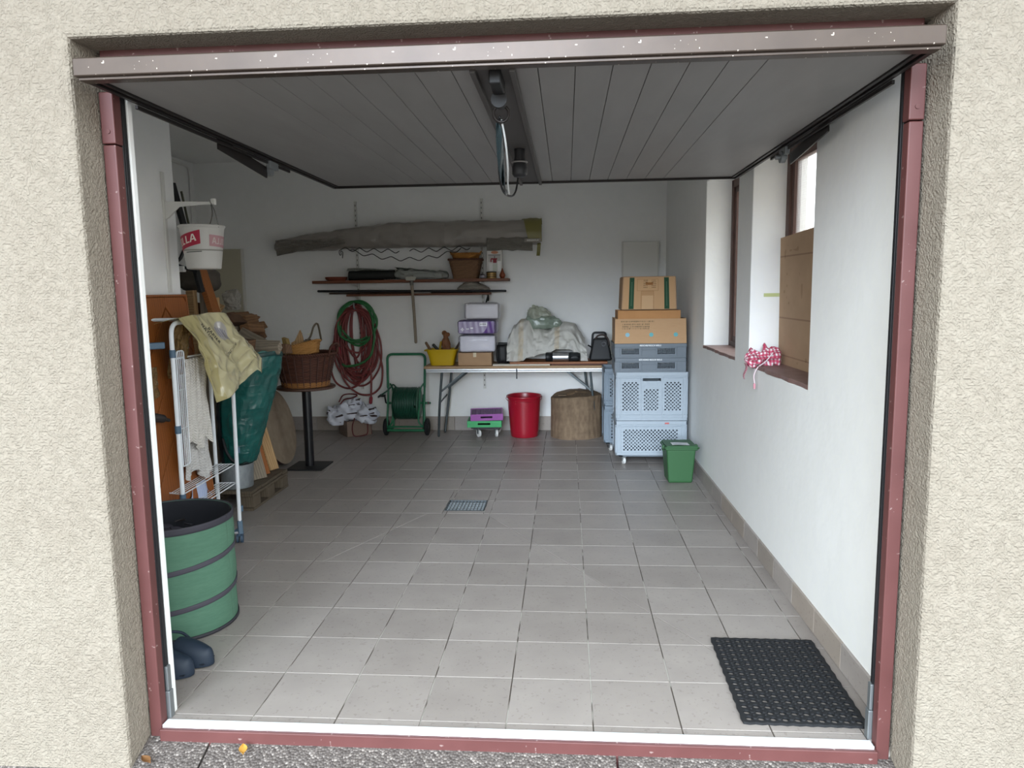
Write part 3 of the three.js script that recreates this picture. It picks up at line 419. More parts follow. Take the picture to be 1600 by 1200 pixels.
  // second stack behind
  const x2 = 2.05, z2 = -4.52;
  crateDolly('grey dolly on pinkish casters under the rear crate stack', [x2, 0, z2], 0);
  bigCrate(0.34, 1, 'blue grey crate at the bottom of the rear stack, mostly hidden', [x2, 0.082, z2], 0, mat(0x75828d, 0.5));
  bigCrate(0.34, 3, 'blue grey crate on top of the rear stack beside the table leg', [x2, 0.424, z2], 0, mat(0x75828d, 0.5));
}
{ // small green bin
  const t = thing('green_bin', 'small green plastic bin with a lid against the right wall in front of the crates', 'bin', [2.275, 0, -3.31], 0.04), m = mat(0x2f5a34, 0.5);
  const ring = (w, d, y) => [w, d, y], prof = [ring(0.178, 0.19, 0), ring(0.186, 0.2, 0.012), ring(0.222, 0.232, 0.272)];
  const g = boxUV(new RoundedBoxGeometry(1, 1, 1, 5, 0.07)).translate(0, 0.5, 0); shake(g, (q) => { const w = 0.182 + 0.042 * q.y, d = 0.19 + 0.04 * q.y; q.x *= w; q.z *= d; q.y *= 0.275; }); part(t, 'bin_body', g, m);
  part(t, 'lid', M(span(-0.122, 0.122, 0.262, 0.285, -0.128, 0.128, 0.008), span(-0.114, 0.114, 0.283, 0.296, -0.12, 0.12, 0.006)), m);
  part(t, 'lid_lug', span(-0.135, -0.118, 0.245, 0.29, 0.02, 0.06, 0.004), m); part(t, 'lid_lug', span(0.118, 0.135, 0.245, 0.29, 0.02, 0.06, 0.004), m);
  part(t, 'handle', bent([[-0.128, 0.25, 0.04], [-0.132, 0.285, 0.135], [0.132, 0.285, 0.135], [0.128, 0.25, 0.04]], 0.006, 0.03), m);
  const paper = print(128, 96, (g, w, h) => { g.fillStyle = '#d9dadc'; g.fillRect(0, 0, w, h); g.fillStyle = '#9aa0a4'; for (let y = 20; y < 84; y += 14) g.fillRect(12, y, 70 + (y * 7) % 34, 4); });
  part(t, 'paper_label', sheet((u, v) => [(u - 0.5) * 0.13, 0.2985 + 0.002 * Math.sin(u * 5), (0.5 - v) * 0.09 + 0.05], 8, 6, 0.001), mat(0xffffff, 0.7, { map: paper }), 'white paper label');
}
// ================================================================ windows: cardboard, tape, gingham cloth
{
  const pts = [[-1.965, 1.034], [-1.965, 1.756], [-1.6, 1.77], [-1.25, 1.782], [-0.97, 1.796], [-0.97, 1.034]];
  const cb = mat(0xffffff, 0.9, { map: tex(512, [1.0, 0.76], (u, v) => { const a = fbm(u, v, 5, 4, 141), y = v * 0.76, f = [0.13, 0.34, 0.55].some((q) => Math.abs(y - q) < 0.004) ? -26 : 0, w = Math.sin(u * 2 * PI * 110) * 3, st = fbm(u, v, 24, 1, 143) > 0.86 && fbm(u, v, 3, 2, 144) > 0.5 ? -16 : 0; return [182 - 22 * a + f + w + st, 152 - 20 * a + f + w + st, 122 - 18 * a + f * 0.8 + w + st]; }) });
  const g = extrude(shape(pts), 0.006, 0.001); shake(g, (q) => { q.z += 0.006 * Math.sin(q.x * 5 + q.y * 3); }); boxUV(g); g.rotateY(-PI / 2).translate(RX + 0.168, 0, 0);
  const o = solid('cardboard_sheet', 'tall sheet of brown cardboard covering the lower half of the nearer window', 'cardboard', lean(g), cb);
  solid('tape_strip', 'short strip of pale green tape holding the cardboard to the window reveal', 'tape', lean(sheet((u, v) => { const s = u * 0.11; return s < 0.085 ? [RX + 0.075 + s, 1.428 + v * 0.02, -1.9765] : [RX + 0.075 + s, 1.428 + v * 0.02, -1.9765 + (s - 0.085) * 0.6]; }, 20, 3, 0.001)), mat(0xbfc78a, 0.4));
  // gingham
  const gm = print(256, 256, (c, w, h) => { c.fillStyle = '#e9e2e2'; c.fillRect(0, 0, w, h); for (let i = 0; i < 4; i++) { c.fillStyle = 'rgba(168,28,62,0.62)'; c.fillRect(i * 64, 0, 32, h); c.fillRect(0, i * 64, w, 32); } });
  gm.wrapS = gm.wrapT = THREE.RepeatWrapping; gm.repeat.set(4, 2.6);
  const t = thing('gingham_cloth', 'crumpled red and white checked cloth with tie strings lying on the near window sill', 'cloth', [2.532, 1.031, -1.865], 0), m = mat(0xffffff, 0.85, { map: gm });
  const bm = sheet((u, v) => { const a = u * 2 * PI, r = 0.045 + 0.024 * noise3(u * 6, v * 5, 1, 4) + 0.02 * noise3(u * 17, v * 9, 3, 8), L = (v - 0.5) * 0.23, e = Math.sqrt(Math.max(0.02, 1 - Math.pow(2 * v - 1, 4))); return [L * 0.86 - 0.016, 0.05 + Math.max(-0.047, r * e * Math.sin(a) * (0.9 + 0.5 * v)) + 0.012 * v, r * 1.25 * e * Math.cos(a)]; }, 72, 48, 0.002);
  part(t, 'cloth_bundle', bm, m);
  part(t, 'hanging_end', at(sheet((u, v) => [-0.118 + 0.006 * Math.sin(v * 6), 0.03 - v * 0.09, 0.03 + (u - 0.5) * (0.05 * (1 - 0.5 * v)) + 0.006 * Math.sin(v * 5)], 8, 12, 0.002), 0, 0, 0), m);
  part(t, 'tie_string', tube([[0.02, 0.09, 0.07], [-0.02, 0.045, 0.085], [-0.065, 0.012, 0.095], [-0.085, -0.03, 0.1], [-0.083, -0.075, 0.105]], 0.0035), mat(0xd8c4c8, 0.8));
  part(t, 'string_end', blob(0.014, 0.035, 0.014, 0.7, 0.003, 60, 3, 14, 10).translate(-0.083, -0.11, 0.105), m);
}
for (const [x, z, r, label] of [[0.315, 0.125, 0.4, 'small yellow fallen leaf on the concrete by the red sill'], [-0.005, 0.17, 1.2, 'brown curled fallen leaf at the foot of the left door post']]) {
  const t = solid('fallen_leaf', label, 'leaf', at(sheet((u, v) => { const w = Math.sin(Math.min(1, v * 1.05) * PI) * 0.014; return [(u - 0.5) * 2 * w, 0.004 + 0.006 * Math.pow(Math.abs(u - 0.5) * 2, 2) + 0.004 * v, (v - 0.5) * 0.045]; }, 8, 12, 0.0008), x, -0.033 - 0.42 * (z - 0.085), z, 0.35, r), mat(x > 0.1 ? 0xb98a3a : 0x6e4a26, 0.8));
}

// ================================================================ back wall: rails, shelves and what lies on them
const M_rail = mat(0xd9d8d2, 0.5), SH1 = 1.603, SH2 = 1.462;
for (const [x, label] of [[-0.776, 'white slotted shelf rail on the back wall behind the hose coil'], [0.545, 'white slotted shelf rail on the back wall behind the white packs']]) {
  const holes = []; for (let k = 0; k < 38; k++) holes.push(rect(-0.004, 0.004, 0.03 + k * 0.051, 0.05 + k * 0.051));
  const t = thing('shelf_rail', label, 'rail', [x, 0.45, BZ]);
  part(t, 'slotted_face', extrude(shape(rect(-0.0125, 0.0125, 0, 1.97), holes), 0.003, 0.0008).translate(0, 0, 0.012), M_rail);
  part(t, 'rail_back', M(span(-0.0125, -0.0095, 0, 1.97, 0, 0.013, 0.001), span(0.0095, 0.0125, 0, 1.97, 0, 0.013, 0.001), span(-0.0125, 0.0125, 0, 1.97, 0, 0.0015, 0.0005)), mat(0x55534e, 0.6));
  for (const [y, L] of [[SH1 - 0.03, 0.24], [SH2 - 0.022, 0.13], [1.925, 0.27]]) part(t, 'bracket', extrude(shape([[0.012, -0.04], [0.012, -0.001], [L, -0.001], [L, -0.012], [0.05, -0.035]]), 0.006, 0.001).rotateY(-PI / 2).translate(0.003, y - 0.45, 0), M_rail);
}
{
  const t = thing('wall_shelf', 'long brown wooden shelf board on the back wall holding baskets and rolls', 'shelf', [-0.178, SH1 - 0.029, -5.225]);
  part(t, 'board', turnUV(span(-1.01, 1.01, 0, 0.029, -0.125, 0.125, 0.003)), M_woodBrown);
  const u = thing('wall_shelf', 'short narrow brown shelf board below the long shelf', 'shelf', [-0.12, SH2 - 0.022, -5.28]);
  part(u, 'board', turnUV(span(-0.75, 0.755, 0, 0.022, -0.068, 0.068, 0.003)), M_woodBrown);
}
solid('long_rod', 'long straight black rod lying on the lower shelf', 'rod', rod([-1.17, SH2 + 0.036, -5.232], [0.79, SH2 + 0.013, -5.232], 0.0125, 10), M_black);
solid('thin_stick', 'shorter dark wooden stick on the lower shelf beside the black rod', 'stick', M(rod([-1.06, SH2 + 0.01, -5.262], [-0.2, SH2 + 0.0085, -5.262], 0.008, 8)), mat(0x3a2a20, 0.7));
solid('thin_stick', 'dark wooden stick at the right end of the lower shelf near the plastic bag', 'stick', rod([0.02, SH2 + 0.01, -5.255], [0.62, SH2 + 0.011, -5.255], 0.009, 8), mat(0x2f211a, 0.7));
const M_clear = (c, r = 0.22, tr = 0.75) => phys(c, r, { transmission: tr, thickness: 0, ior: 1.4, bumpMap: crumple, bumpScale: 0.012 });
{ // plastic bag on lower shelf
  const t = thing('plastic_bag', 'crumpled clear plastic bag with pink and green bits on the lower shelf', 'bag', [0.455, SH2, -5.28]);
  const g = blob(0.36, 0.115, 0.1, 0.8, 0.012, 22, 5); shake(g, (q) => { q.y = Math.max(0.001, q.y * (0.65 + 0.5 * Math.max(0, 1 - Math.abs(q.x + 0.02) / 0.16))); }); part(t, 'bag', g, M_clear(0xc9c2b4, 0.3, 0.6));
  let k = 0; for (const [x, c] of [[-0.13, 0xa83a52], [-0.02, 0xb04858], [-0.085, 0x4a6a4c], [0.06, 0x7c6a50]]) part(t, 'contents', blob(0.05, 0.035, 0.04, 0.7, 0.004, 50, 30 + k++, 20, 14).translate(x, 0.008, 0.0), mat(c, 0.7));
  const h = solid('dark_clamp', 'small dark clamp under the right end of the lower shelf', 'clamp', M(at(new THREE.TorusGeometry(0.026, 0.008, 8, 24), 0, 0, 0, 0, PI / 2), rod([0, 0.02, 0], [-0.02, -0.045, 0.01], 0.009)), mat(0x1b1a19, 0.6)); h.position.set(0.61, SH2 - 0.056, -5.245);
}
{ // long handled hoe hanging on the shelf edge
  const t = thing('garden_hoe', 'old garden hoe hanging head up from the long shelf', 'hoe', [-0.135, 0.97, -5.075]);
  part(t, 'handle', tubePts([V(0.012, 0, 0), V(0.004, 0.28, 0), V(-0.012, 0.6, 0)], 0.0155, 12, false), mat(0xffffff, 0.8, { map: woodGrey }), 'worn grey brown wooden handle');
  part(t, 'ferrule', cyl(0.018, 0.016, 0.07, -0.0125, 0.575, 0), mat(0x6d6a64, 0.5, { metalness: 0.5 }));
  part(t, 'hoe_head', M(bent([[-0.0125, 0.63, 0], [-0.0125, 0.668, 0], [-0.012, 0.672, -0.04]], 0.007, 0.02), at(extrude(shape([[-0.06, 0.0], [0.03, 0.0], [0.045, 0.03], [0.03, 0.04], [-0.055, 0.038], [-0.068, 0.025]]), 0.006, 0.001), -0.005, 0.622, 0.014)), mat(0xa9a69c, 0.6, { metalness: 0.3 }), 'pale metal head');
}
for (let k = 0; k < 2; k++) { // saucers
  const t = solid('plant_saucer', k ? 'upper red brown plant saucer of two stacked at the left shelf end' : 'lower red brown plant saucer of two stacked at the left shelf end', 'saucer', lathe([[0.001, 0], [0.088, 0], [0.1, 0.006], [0.116, 0.028], [0.112, 0.029], [0.096, 0.009], [0.001, 0.006]], 40), mat(0x7c3f2b, 0.75)); t.position.set(-0.965, SH1 + 0.0005 + k * 0.0095, -5.21); t.rotation.y = k;
}
{ // rolls
  const t = thing('mesh_roll', 'black roll of sheeting loosely wrapped in clear film on the long shelf', 'roll', [-0.585, SH1, -5.2]);
  const pts = []; for (let i = 0; i <= 150; i++) { const a = i / 150 * 2 * PI * 5, r = 0.012 + 0.036 * i / 150; pts.push(V(0, 0.049 + r * Math.sin(a), r * Math.cos(a))); }
  part(t, 'roll', M(at(cyl(0.048, 0.048, 0.475, 0, 0, 0, 36), 0.2375, 0.0485, 0, 0, 0, PI / 2), tubePts(pts.map((p) => p.clone().setX(-0.238)), 0.002, 5, false), tubePts(pts.map((p) => p.clone().setX(0.238)), 0.002, 5, false)), mat(0x1a1c1a, 0.7));
  part(t, 'film', sheet((u, v) => [-0.25 + u * 0.52, 0.1 + 0.03 * (1 - u) * Math.sin(v * 3) - 0.003 * v + 0.006 * noise3(u * 8, v * 4, 2, 6), 0.05 - 0.13 * v], 24, 10, 0.001), M_clear(0xbfc4bb, 0.3, 0.7));
  const w = thing('plastic_sheeting', 'folded bundle of glossy clear plastic sheeting on the long shelf', 'sheeting', [-0.065, SH1, -5.2]);
  const g = blob(0.55, 0.085, 0.17, 0.45, 0.012, 16, 9, 80, 40); shake(g, (q) => { const k = 1.25 - 0.7 * (q.x + 0.27); q.y = Math.max(0.001, q.y * k + 0.006 * Math.sin(q.x * 60 + q.z * 30) * q.y / 0.085); }); part(w, 'folded_sheeting', g, M_clear(0xb9bcb6, 0.22, 0.45));
  part(w, 'loose_flap', sheet((u, v) => [-0.27 + u * 0.5, 0.125 - 0.05 * u - 0.01 * v + 0.008 * noise3(u * 9, v * 5, 1, 12), 0.06 - 0.13 * v], 28, 8, 0.001), M_clear(0xc6c9c2, 0.2, 0.6));
}
{ // thin wire grille at the shelf edge
  const t = thing('wire_grille', 'flat wire grille lying along the front edge of the long shelf', 'grille', [-0.17, SH1 + 0.0035, -5.12]);
  for (const z of [-0.02, 0, 0.014]) part(t, 'wire', rod([-0.27, 0, z], [0.27, 0, z], 0.002, 6), M_galv);
  for (let i = 0; i < 20; i++) part(t, 'cross_wire', rod([-0.26 + i * 0.0275, 0.0032, -0.022], [-0.26 + i * 0.0275, 0.0032, 0.018], 0.0018, 6), M_galv);
}
function weave(r0, r1, h, stakes, rows, sq = 0, depth = 0.0035) {    // woven wall, r at angle a may be squared
  const n = stakes * 4, g = new THREE.CylinderGeometry(1, 1, h, n, rows * 2, true); const R = (a) => { if (!sq) return 1; const c = Math.abs(Math.cos(a)), s = Math.abs(Math.sin(a)); return 1 / Math.pow(Math.pow(c, sq) + Math.pow(s, sq), 1 / sq); };
  return shake(g, (q) => { const t = q.y / h + 0.5, a = Math.atan2(q.z, q.x), row = Math.round(t * rows * 2), b = R(a) * (r0 + (r1 - r0) * t) + (row % 2 ? depth * Math.cos(a * stakes / 2 + (row % 4 > 1 ? PI : 0)) : -depth * 0.7); q.set(b * Math.cos(a), q.y + h / 2, b * Math.sin(a)); });
}
function braid(r, y, th, turns, ry = 1, sq = 0) { const q = []; const o = []; for (let s = 0; s < 2; s++) { const p = []; for (let i = 0; i < 160; i++) { const a = i / 160 * 2 * PI, w = a * turns + s * PI; let k = 1; if (sq) k = 1 / Math.pow(Math.pow(Math.abs(Math.cos(a)), sq) + Math.pow(Math.abs(Math.sin(a)), sq), 1 / sq); p.push(V((r * k + th * 0.7 * Math.cos(w)) * Math.cos(a), y + th * 0.7 * Math.sin(w), (r * k + th * 0.7 * Math.cos(w)) * Math.sin(a) * ry)); } o.push(tubePts(p, th * 0.75, 6, true)); } return M(...o); }
const wickerMat = (a, b, s) => mat(0xffffff, 0.75, { map: tex(128, [0.25, 0.25], (u, v) => mix(a, b, 0.6 * fbm(u, v, 16, 3, s) + 0.4 * fbm(u, v, 4, 2, s + 1))) });
const M_wDark = wickerMat([58, 32, 24], [104, 62, 44], 151), M_wBrown = wickerMat([88, 62, 40], [132, 98, 66], 155), M_wHoney = wickerMat([150, 102, 48], [198, 148, 84], 159), M_wAmber = wickerMat([142, 92, 34], [178, 124, 56], 163);
{
  const t = thing('wicker_basket', 'square brown wicker basket on the right part of the long shelf', 'basket', [0.392, SH1, -5.21]);
  part(t, 'woven_wall', weave(0.122, 0.165, 0.19, 28, 14, 6), M_wBrown); part(t, 'inner_wall', weave(0.116, 0.159, 0.185, 28, 14, 6), M_wBrown); part(t, 'rim', braid(0.165, 0.192, 0.008, 30, 1, 6), M_wDark); part(t, 'basket_floor', span(-0.115, 0.115, 0.001, 0.012, -0.115, 0.115, 0.004), M_wBrown);
  const u = thing('wicker_basket', 'amber wicker basket with small lugs stacked inside the square brown basket', 'basket', [0.392, SH1 + 0.13, -5.21]);
  part(u, 'woven_wall', weave(0.105, 0.142, 0.118, 24, 9, 3), M_wAmber); part(u, 'rim', braid(0.142, 0.12, 0.008, 26, 1, 3), M_wAmber); part(u, 'basket_floor', cyl(0.1, 0.1, 0.008, 0, 0.001, 0), M_wAmber);
  for (const s of [-1, 1]) part(u, 'lug', tube([[s * 0.14, 0.118, -0.03], [s * 0.158, 0.142, -0.012], [s * 0.158, 0.142, 0.012], [s * 0.14, 0.118, 0.03]], 0.006), M_wAmber);
}
{
  const pm = print(256, 420, (g, w, h) => {
    g.fillStyle = '#d9d6d0'; g.fillRect(0, 0, w, h); g.fillStyle = '#c98a68'; g.beginPath(); g.ellipse(w / 2 + 6, 44, 62, 22, 0, 0, 7); g.fill(); g.fillStyle = '#33302e'; g.fillRect(20, 78, 216, 9); g.fillStyle = '#b9b6b0'; g.fillRect(20, 92, 216, 90);
    g.fillStyle = '#8c1428'; g.fillRect(104, 130, 62, 66); g.fillRect(66, 128, 112, 20); g.fillRect(60, 140, 20, 44); g.fillStyle = '#1e1c1c'; g.fillRect(128, 96, 10, 36); g.fillStyle = '#efeeea'; g.fillRect(36, 200, 60, 120); g.fillStyle = '#d2d6ca'; g.fillRect(100, 210, 80, 110); g.fillStyle = '#f4f3ef'; g.fillRect(182, 170, 60, 150);
  });
  const t = thing('product_box', 'upright white box printed with a red watering tool on the long shelf', 'box', [0.685, SH1, -5.25]);
  part(t, 'carton', span(-0.078, 0.078, 0, 0.295, -0.05, 0.05, 0.002), mat(0xd6d3cd, 0.6)); part(t, 'printed_front', at(new THREE.PlaneGeometry(0.15, 0.29), 0, 0.147, 0.0507), mat(0xffffff, 0.55, { map: pm }));
  const q = thing('small_tin', 'low round gold and dark striped tin in front of the white box', 'tin', [0.658, SH1, -5.148]);
  part(q, 'can', lathe([[0.001, 0], [0.05, 0], [0.052, 0.004], [0.05, 0.01], [0.05, 0.052], [0.052, 0.056], [0.05, 0.06], [0.001, 0.06]], 32), mat(0x9a7a42, 0.4, { metalness: 0.4 })); part(q, 'band', lathe([[0.0508, 0.012], [0.0508, 0.024]], 32), mat(0x5a4422, 0.5)); part(q, 'band', lathe([[0.0508, 0.034], [0.0508, 0.042]], 32), mat(0x5a4422, 0.5)); part(q, 'lid', lathe([[0.0515, 0.056], [0.0515, 0.068], [0.001, 0.068]], 32), mat(0x2c2620, 0.5));
  const v = thing('small_vase', 'small red brown pointed vase at the right end of the long shelf', 'vase', [0.768, SH1, -5.16]); part(v, 'vase_body', lathe([[0.001, 0], [0.02, 0], [0.03, 0.022], [0.03, 0.036], [0.017, 0.062], [0.008, 0.088], [0.005, 0.1], [0.001, 0.1]], 28), mat(0x7a3c22, 0.3));
  const w = thing('small_jar', 'tiny dark jar with a pale label between the brown basket and the tin', 'jar', [0.568, SH1, -5.14]); part(w, 'jar_body', lathe([[0.001, 0], [0.022, 0], [0.024, 0.004], [0.024, 0.036], [0.018, 0.044], [0.001, 0.044]], 24), mat(0x3b3436, 0.3)); part(w, 'jar_label', lathe([[0.0243, 0.01], [0.0243, 0.032]], 24), mat(0x9a94a0, 0.6));
}
{ // long wrapped bundle on the top brackets
  const t = thing('wrapped_bundle', 'long bundle wrapped in dull grey plastic lying on the top brackets of the back wall', 'bundle', [0, 1.925, -5.215]);
  const prof = (x) => { const s = (x + 1.6) / 2.78; return [0.12 + 0.14 * Math.min(1, s * 2.2) - 0.03 * Math.max(0, s - 0.7), -0.02 * Math.max(0, 1 - s * 4)]; };
  const M_wrap = phys(0xaaa39b, 0.35, { transmission: 0.35, thickness: 0 });
  part(t, 'plastic_wrap', shake(boxUV(new THREE.BoxGeometry(2.76, 1, 1, 110, 14, 14)), (q) => {
    const x = q.x - 0.21, [h, o] = prof(x), a = Math.atan2(q.y, q.z), m = Math.max(Math.abs(q.y), Math.abs(q.z)) * 2, c = Math.pow(Math.pow(Math.abs(Math.cos(a)), 3) + Math.pow(Math.abs(Math.sin(a)), 3), -1 / 3), n = 1 + 0.09 * noise3(x * 5, a * 1.5, 3, 17) + 0.06 * noise3(x * 16, a * 3, 3, 18);
    const end = Math.min(1, (1 - Math.abs(q.x) / 1.4) * 18 + 0.3); q.x = x; q.y = o + h / 2 + m * c * Math.sin(a) * (h / 2) * n * end - 0.02 * Math.max(0, -x - 1.2); q.z = m * c * Math.cos(a) * 0.1 * n * end; if (x > -0.95 && x < 0.7 && q.y < 0.001) q.y = 0.001;
  }), M_wrap);
  part(t, 'drooping_film', sheet((u, v) => [-1.55 + u * 0.72, 0.1 - v * (0.16 - 0.1 * u) + 0.01 * noise3(u * 9, v * 5, 4, 20), 0.105 + 0.014 * noise3(u * 7, v * 6, 1, 21)], 30, 14, 0.001), M_clear(0xa9a49a, 0.3, 0.5));
  part(t, 'drooping_film', sheet((u, v) => [0.62 + u * 0.46, 0.08 - v * 0.13 + 0.008 * noise3(u * 9, v * 5, 4, 24), 0.108 + 0.012 * noise3(u * 9, v * 6, 1, 23)], 24, 10, 0.001), M_clear(0xa9a49a, 0.25, 0.5));
  const ym = phys(0x827b42, 0.4, { transmission: 0.15, thickness: 0 });
  part(t, 'yellow_film', sheet((u, v) => { const a = -0.6 + v * 3.0, x = 1.04 + u * 0.13 - 0.09 * v * (1 - u); return [x, 0.12 + 0.15 * Math.sin(a) + 0.006 * noise3(u * 9, v * 9, 3, 25), 0.128 * Math.cos(a) * 0.95 + 0.006]; }, 12, 22, 0.002), ym, 'dull yellow plastic film at the right end');
  part(t, 'yellow_film', sheet((u, v) => [1.128 + u * 0.035 - 0.012 * v, 0.02 - v * 0.125, 0.095 + 0.01 * Math.sin(v * 7)], 5, 14, 0.002), ym);
  const lm = print(256, 64, (g, w, h) => { g.fillStyle = '#8b857a'; g.fillRect(0, 0, w, h); g.fillStyle = '#e6e4dc'; g.font = 'bold 40px sans-serif'; g.textAlign = 'center'; g.textBaseline = 'middle'; g.fillText('MEGAFLA', w / 2, h / 2, w - 12); });
  part(t, 'lettering', sheet((u, v) => [1.0 + u * 0.165, 0.03 + v * 0.034, 0.132 + 0.002 * Math.sin(u * 6)], 10, 3, 0.0008), mat(0xffffff, 0.5, { map: lm }), 'white lettering on the film');
  const wm = mat(0x1c1a18, 0.6), wav = (x0, x1, f, n) => tube(Array.from({ length: n * 4 + 1 }, (_, i) => { const u = i / (n * 4), x = x0 + (x1 - x0) * u; return [x, f(u) + 0.018 * Math.sin(i * PI / 2), -5.09 + 0.004 * Math.cos(i)]; }), 0.0042, { seg: n * 24 });
  solid('wavy_wire', 'black wavy wire hanging in a shallow curve under the wrapped bundle', 'wire', wav(-0.78, 0.36, (u) => 1.905 - 0.29 * (u * (1 - u)) * (1 + 0.35 * u) * 1.15, 6), wm);
  solid('wavy_wire', 'black wavy wire tight under the left half of the wrapped bundle', 'wire', wav(-0.86, -0.27, (u) => 1.917 - 0.03 * u, 4), wm);
  solid('wavy_wire', 'black wavy wire tight under the right half of the wrapped bundle', 'wire', wav(-0.16, 0.46, (u) => 1.888 + 0.022 * u, 4), wm);
  const cl = solid('cord_loop', 'short loop of black cord dangling from the left end of the wavy wires', 'cord', tube([[-0.86, 1.917, -5.09], [-0.885, 1.9, -5.09], [-0.878, 1.86, -5.085], [-0.866, 1.86, -5.085], [-0.866, 1.9, -5.085], [-0.85, 1.89, -5.085], [-0.852, 1.83, -5.08]], 0.004), wm);
}
// white panels against the back wall
for (const [x0, x1, label] of [[1.984, 2.346, 'flat white panel standing against the back wall behind the crate stack'], [-2.38, -2.0, 'flat off white panel standing in the dark left corner of the back wall']]) {
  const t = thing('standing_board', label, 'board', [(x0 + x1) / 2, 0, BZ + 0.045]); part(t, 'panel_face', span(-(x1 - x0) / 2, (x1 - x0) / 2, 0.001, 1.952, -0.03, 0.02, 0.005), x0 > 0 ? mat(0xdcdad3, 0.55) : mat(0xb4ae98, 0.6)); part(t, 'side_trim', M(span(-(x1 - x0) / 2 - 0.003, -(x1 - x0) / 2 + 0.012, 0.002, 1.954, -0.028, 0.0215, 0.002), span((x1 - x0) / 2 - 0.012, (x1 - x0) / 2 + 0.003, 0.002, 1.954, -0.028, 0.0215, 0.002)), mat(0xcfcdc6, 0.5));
}
// ================================================================ the folding table and what stands on it
const TT = 0.738;
{
  const t = thing('folding_table', 'long folding table with a wooden top and pale metal rim against the back wall', 'table', [0.905, 0, -5.105]);
  part(t, 'table_top', turnUV(span(-0.915, 0.915, TT - 0.026, TT, -0.228, 0.225, 0.003)), mat(0xffffff, 0.6, { map: woodMap([150, 118, 84], [188, 156, 118], 0.9, 171) }));
  part(t, 'metal_rim', M(span(-0.9, 0.9, TT - 0.048, TT - 0.026, 0.19, 0.218, 0.006), span(-0.9, 0.9, TT - 0.066, TT - 0.05, 0.184, 0.206, 0.005), span(-0.9, 0.9, TT - 0.06, TT - 0.026, -0.21, -0.19, 0.006), span(-0.9, -0.875, TT - 0.06, TT - 0.026, -0.2, 0.2, 0.006), span(0.875, 0.9, TT - 0.06, TT - 0.026, -0.2, 0.2, 0.006)), mat(0xd5d8da, 0.3, { metalness: 0.6 }));
  const lm = mat(0x4b5254, 0.4, { metalness: 0.4 });
  for (const s of [-1, 1]) {
    const X = (x) => s * x;
    part(t, 'leg', bent([[X(-0.74) * 1, TT - 0.045, 0.18], [X(-0.775), 0.33, 0.175], [X(-0.8), 0.013, 0.13]], 0.0125, 0.1), lm); part(t, 'leg', bent([[X(-0.69), TT - 0.045, -0.16], [X(-0.735), 0.33, -0.155], [X(-0.775), 0.013, -0.13]], 0.0125, 0.1), lm);
    part(t, 'leg_crossbar', bent([[X(-0.75), 0.4, -0.15], [X(-0.772), 0.36, 0.17]], 0.008), lm); part(t, 'leg_brace', bar([X(-0.765), 0.47, 0.16], [X(-0.49), TT - 0.045, 0.15], 0.016, 0.02), lm); part(t, 'leg_brace', bar([X(-0.735), 0.47, -0.14], [X(-0.46), TT - 0.045, -0.13], 0.016, 0.02), lm);
    part(t, 'latch', at(cyl(0.03, 0.03, 0.02, 0, 0, 0, 20), X(-0.83), TT - 0.062, 0.14, 0, 0, 0), M_black);
  }
  part(t, 'hanging_strap', span(0.008, 0.02, TT - 0.13, TT - 0.03, 0.2185, 0.2215, 0.001), M_black, 'short black strap hanging from the rim');
}
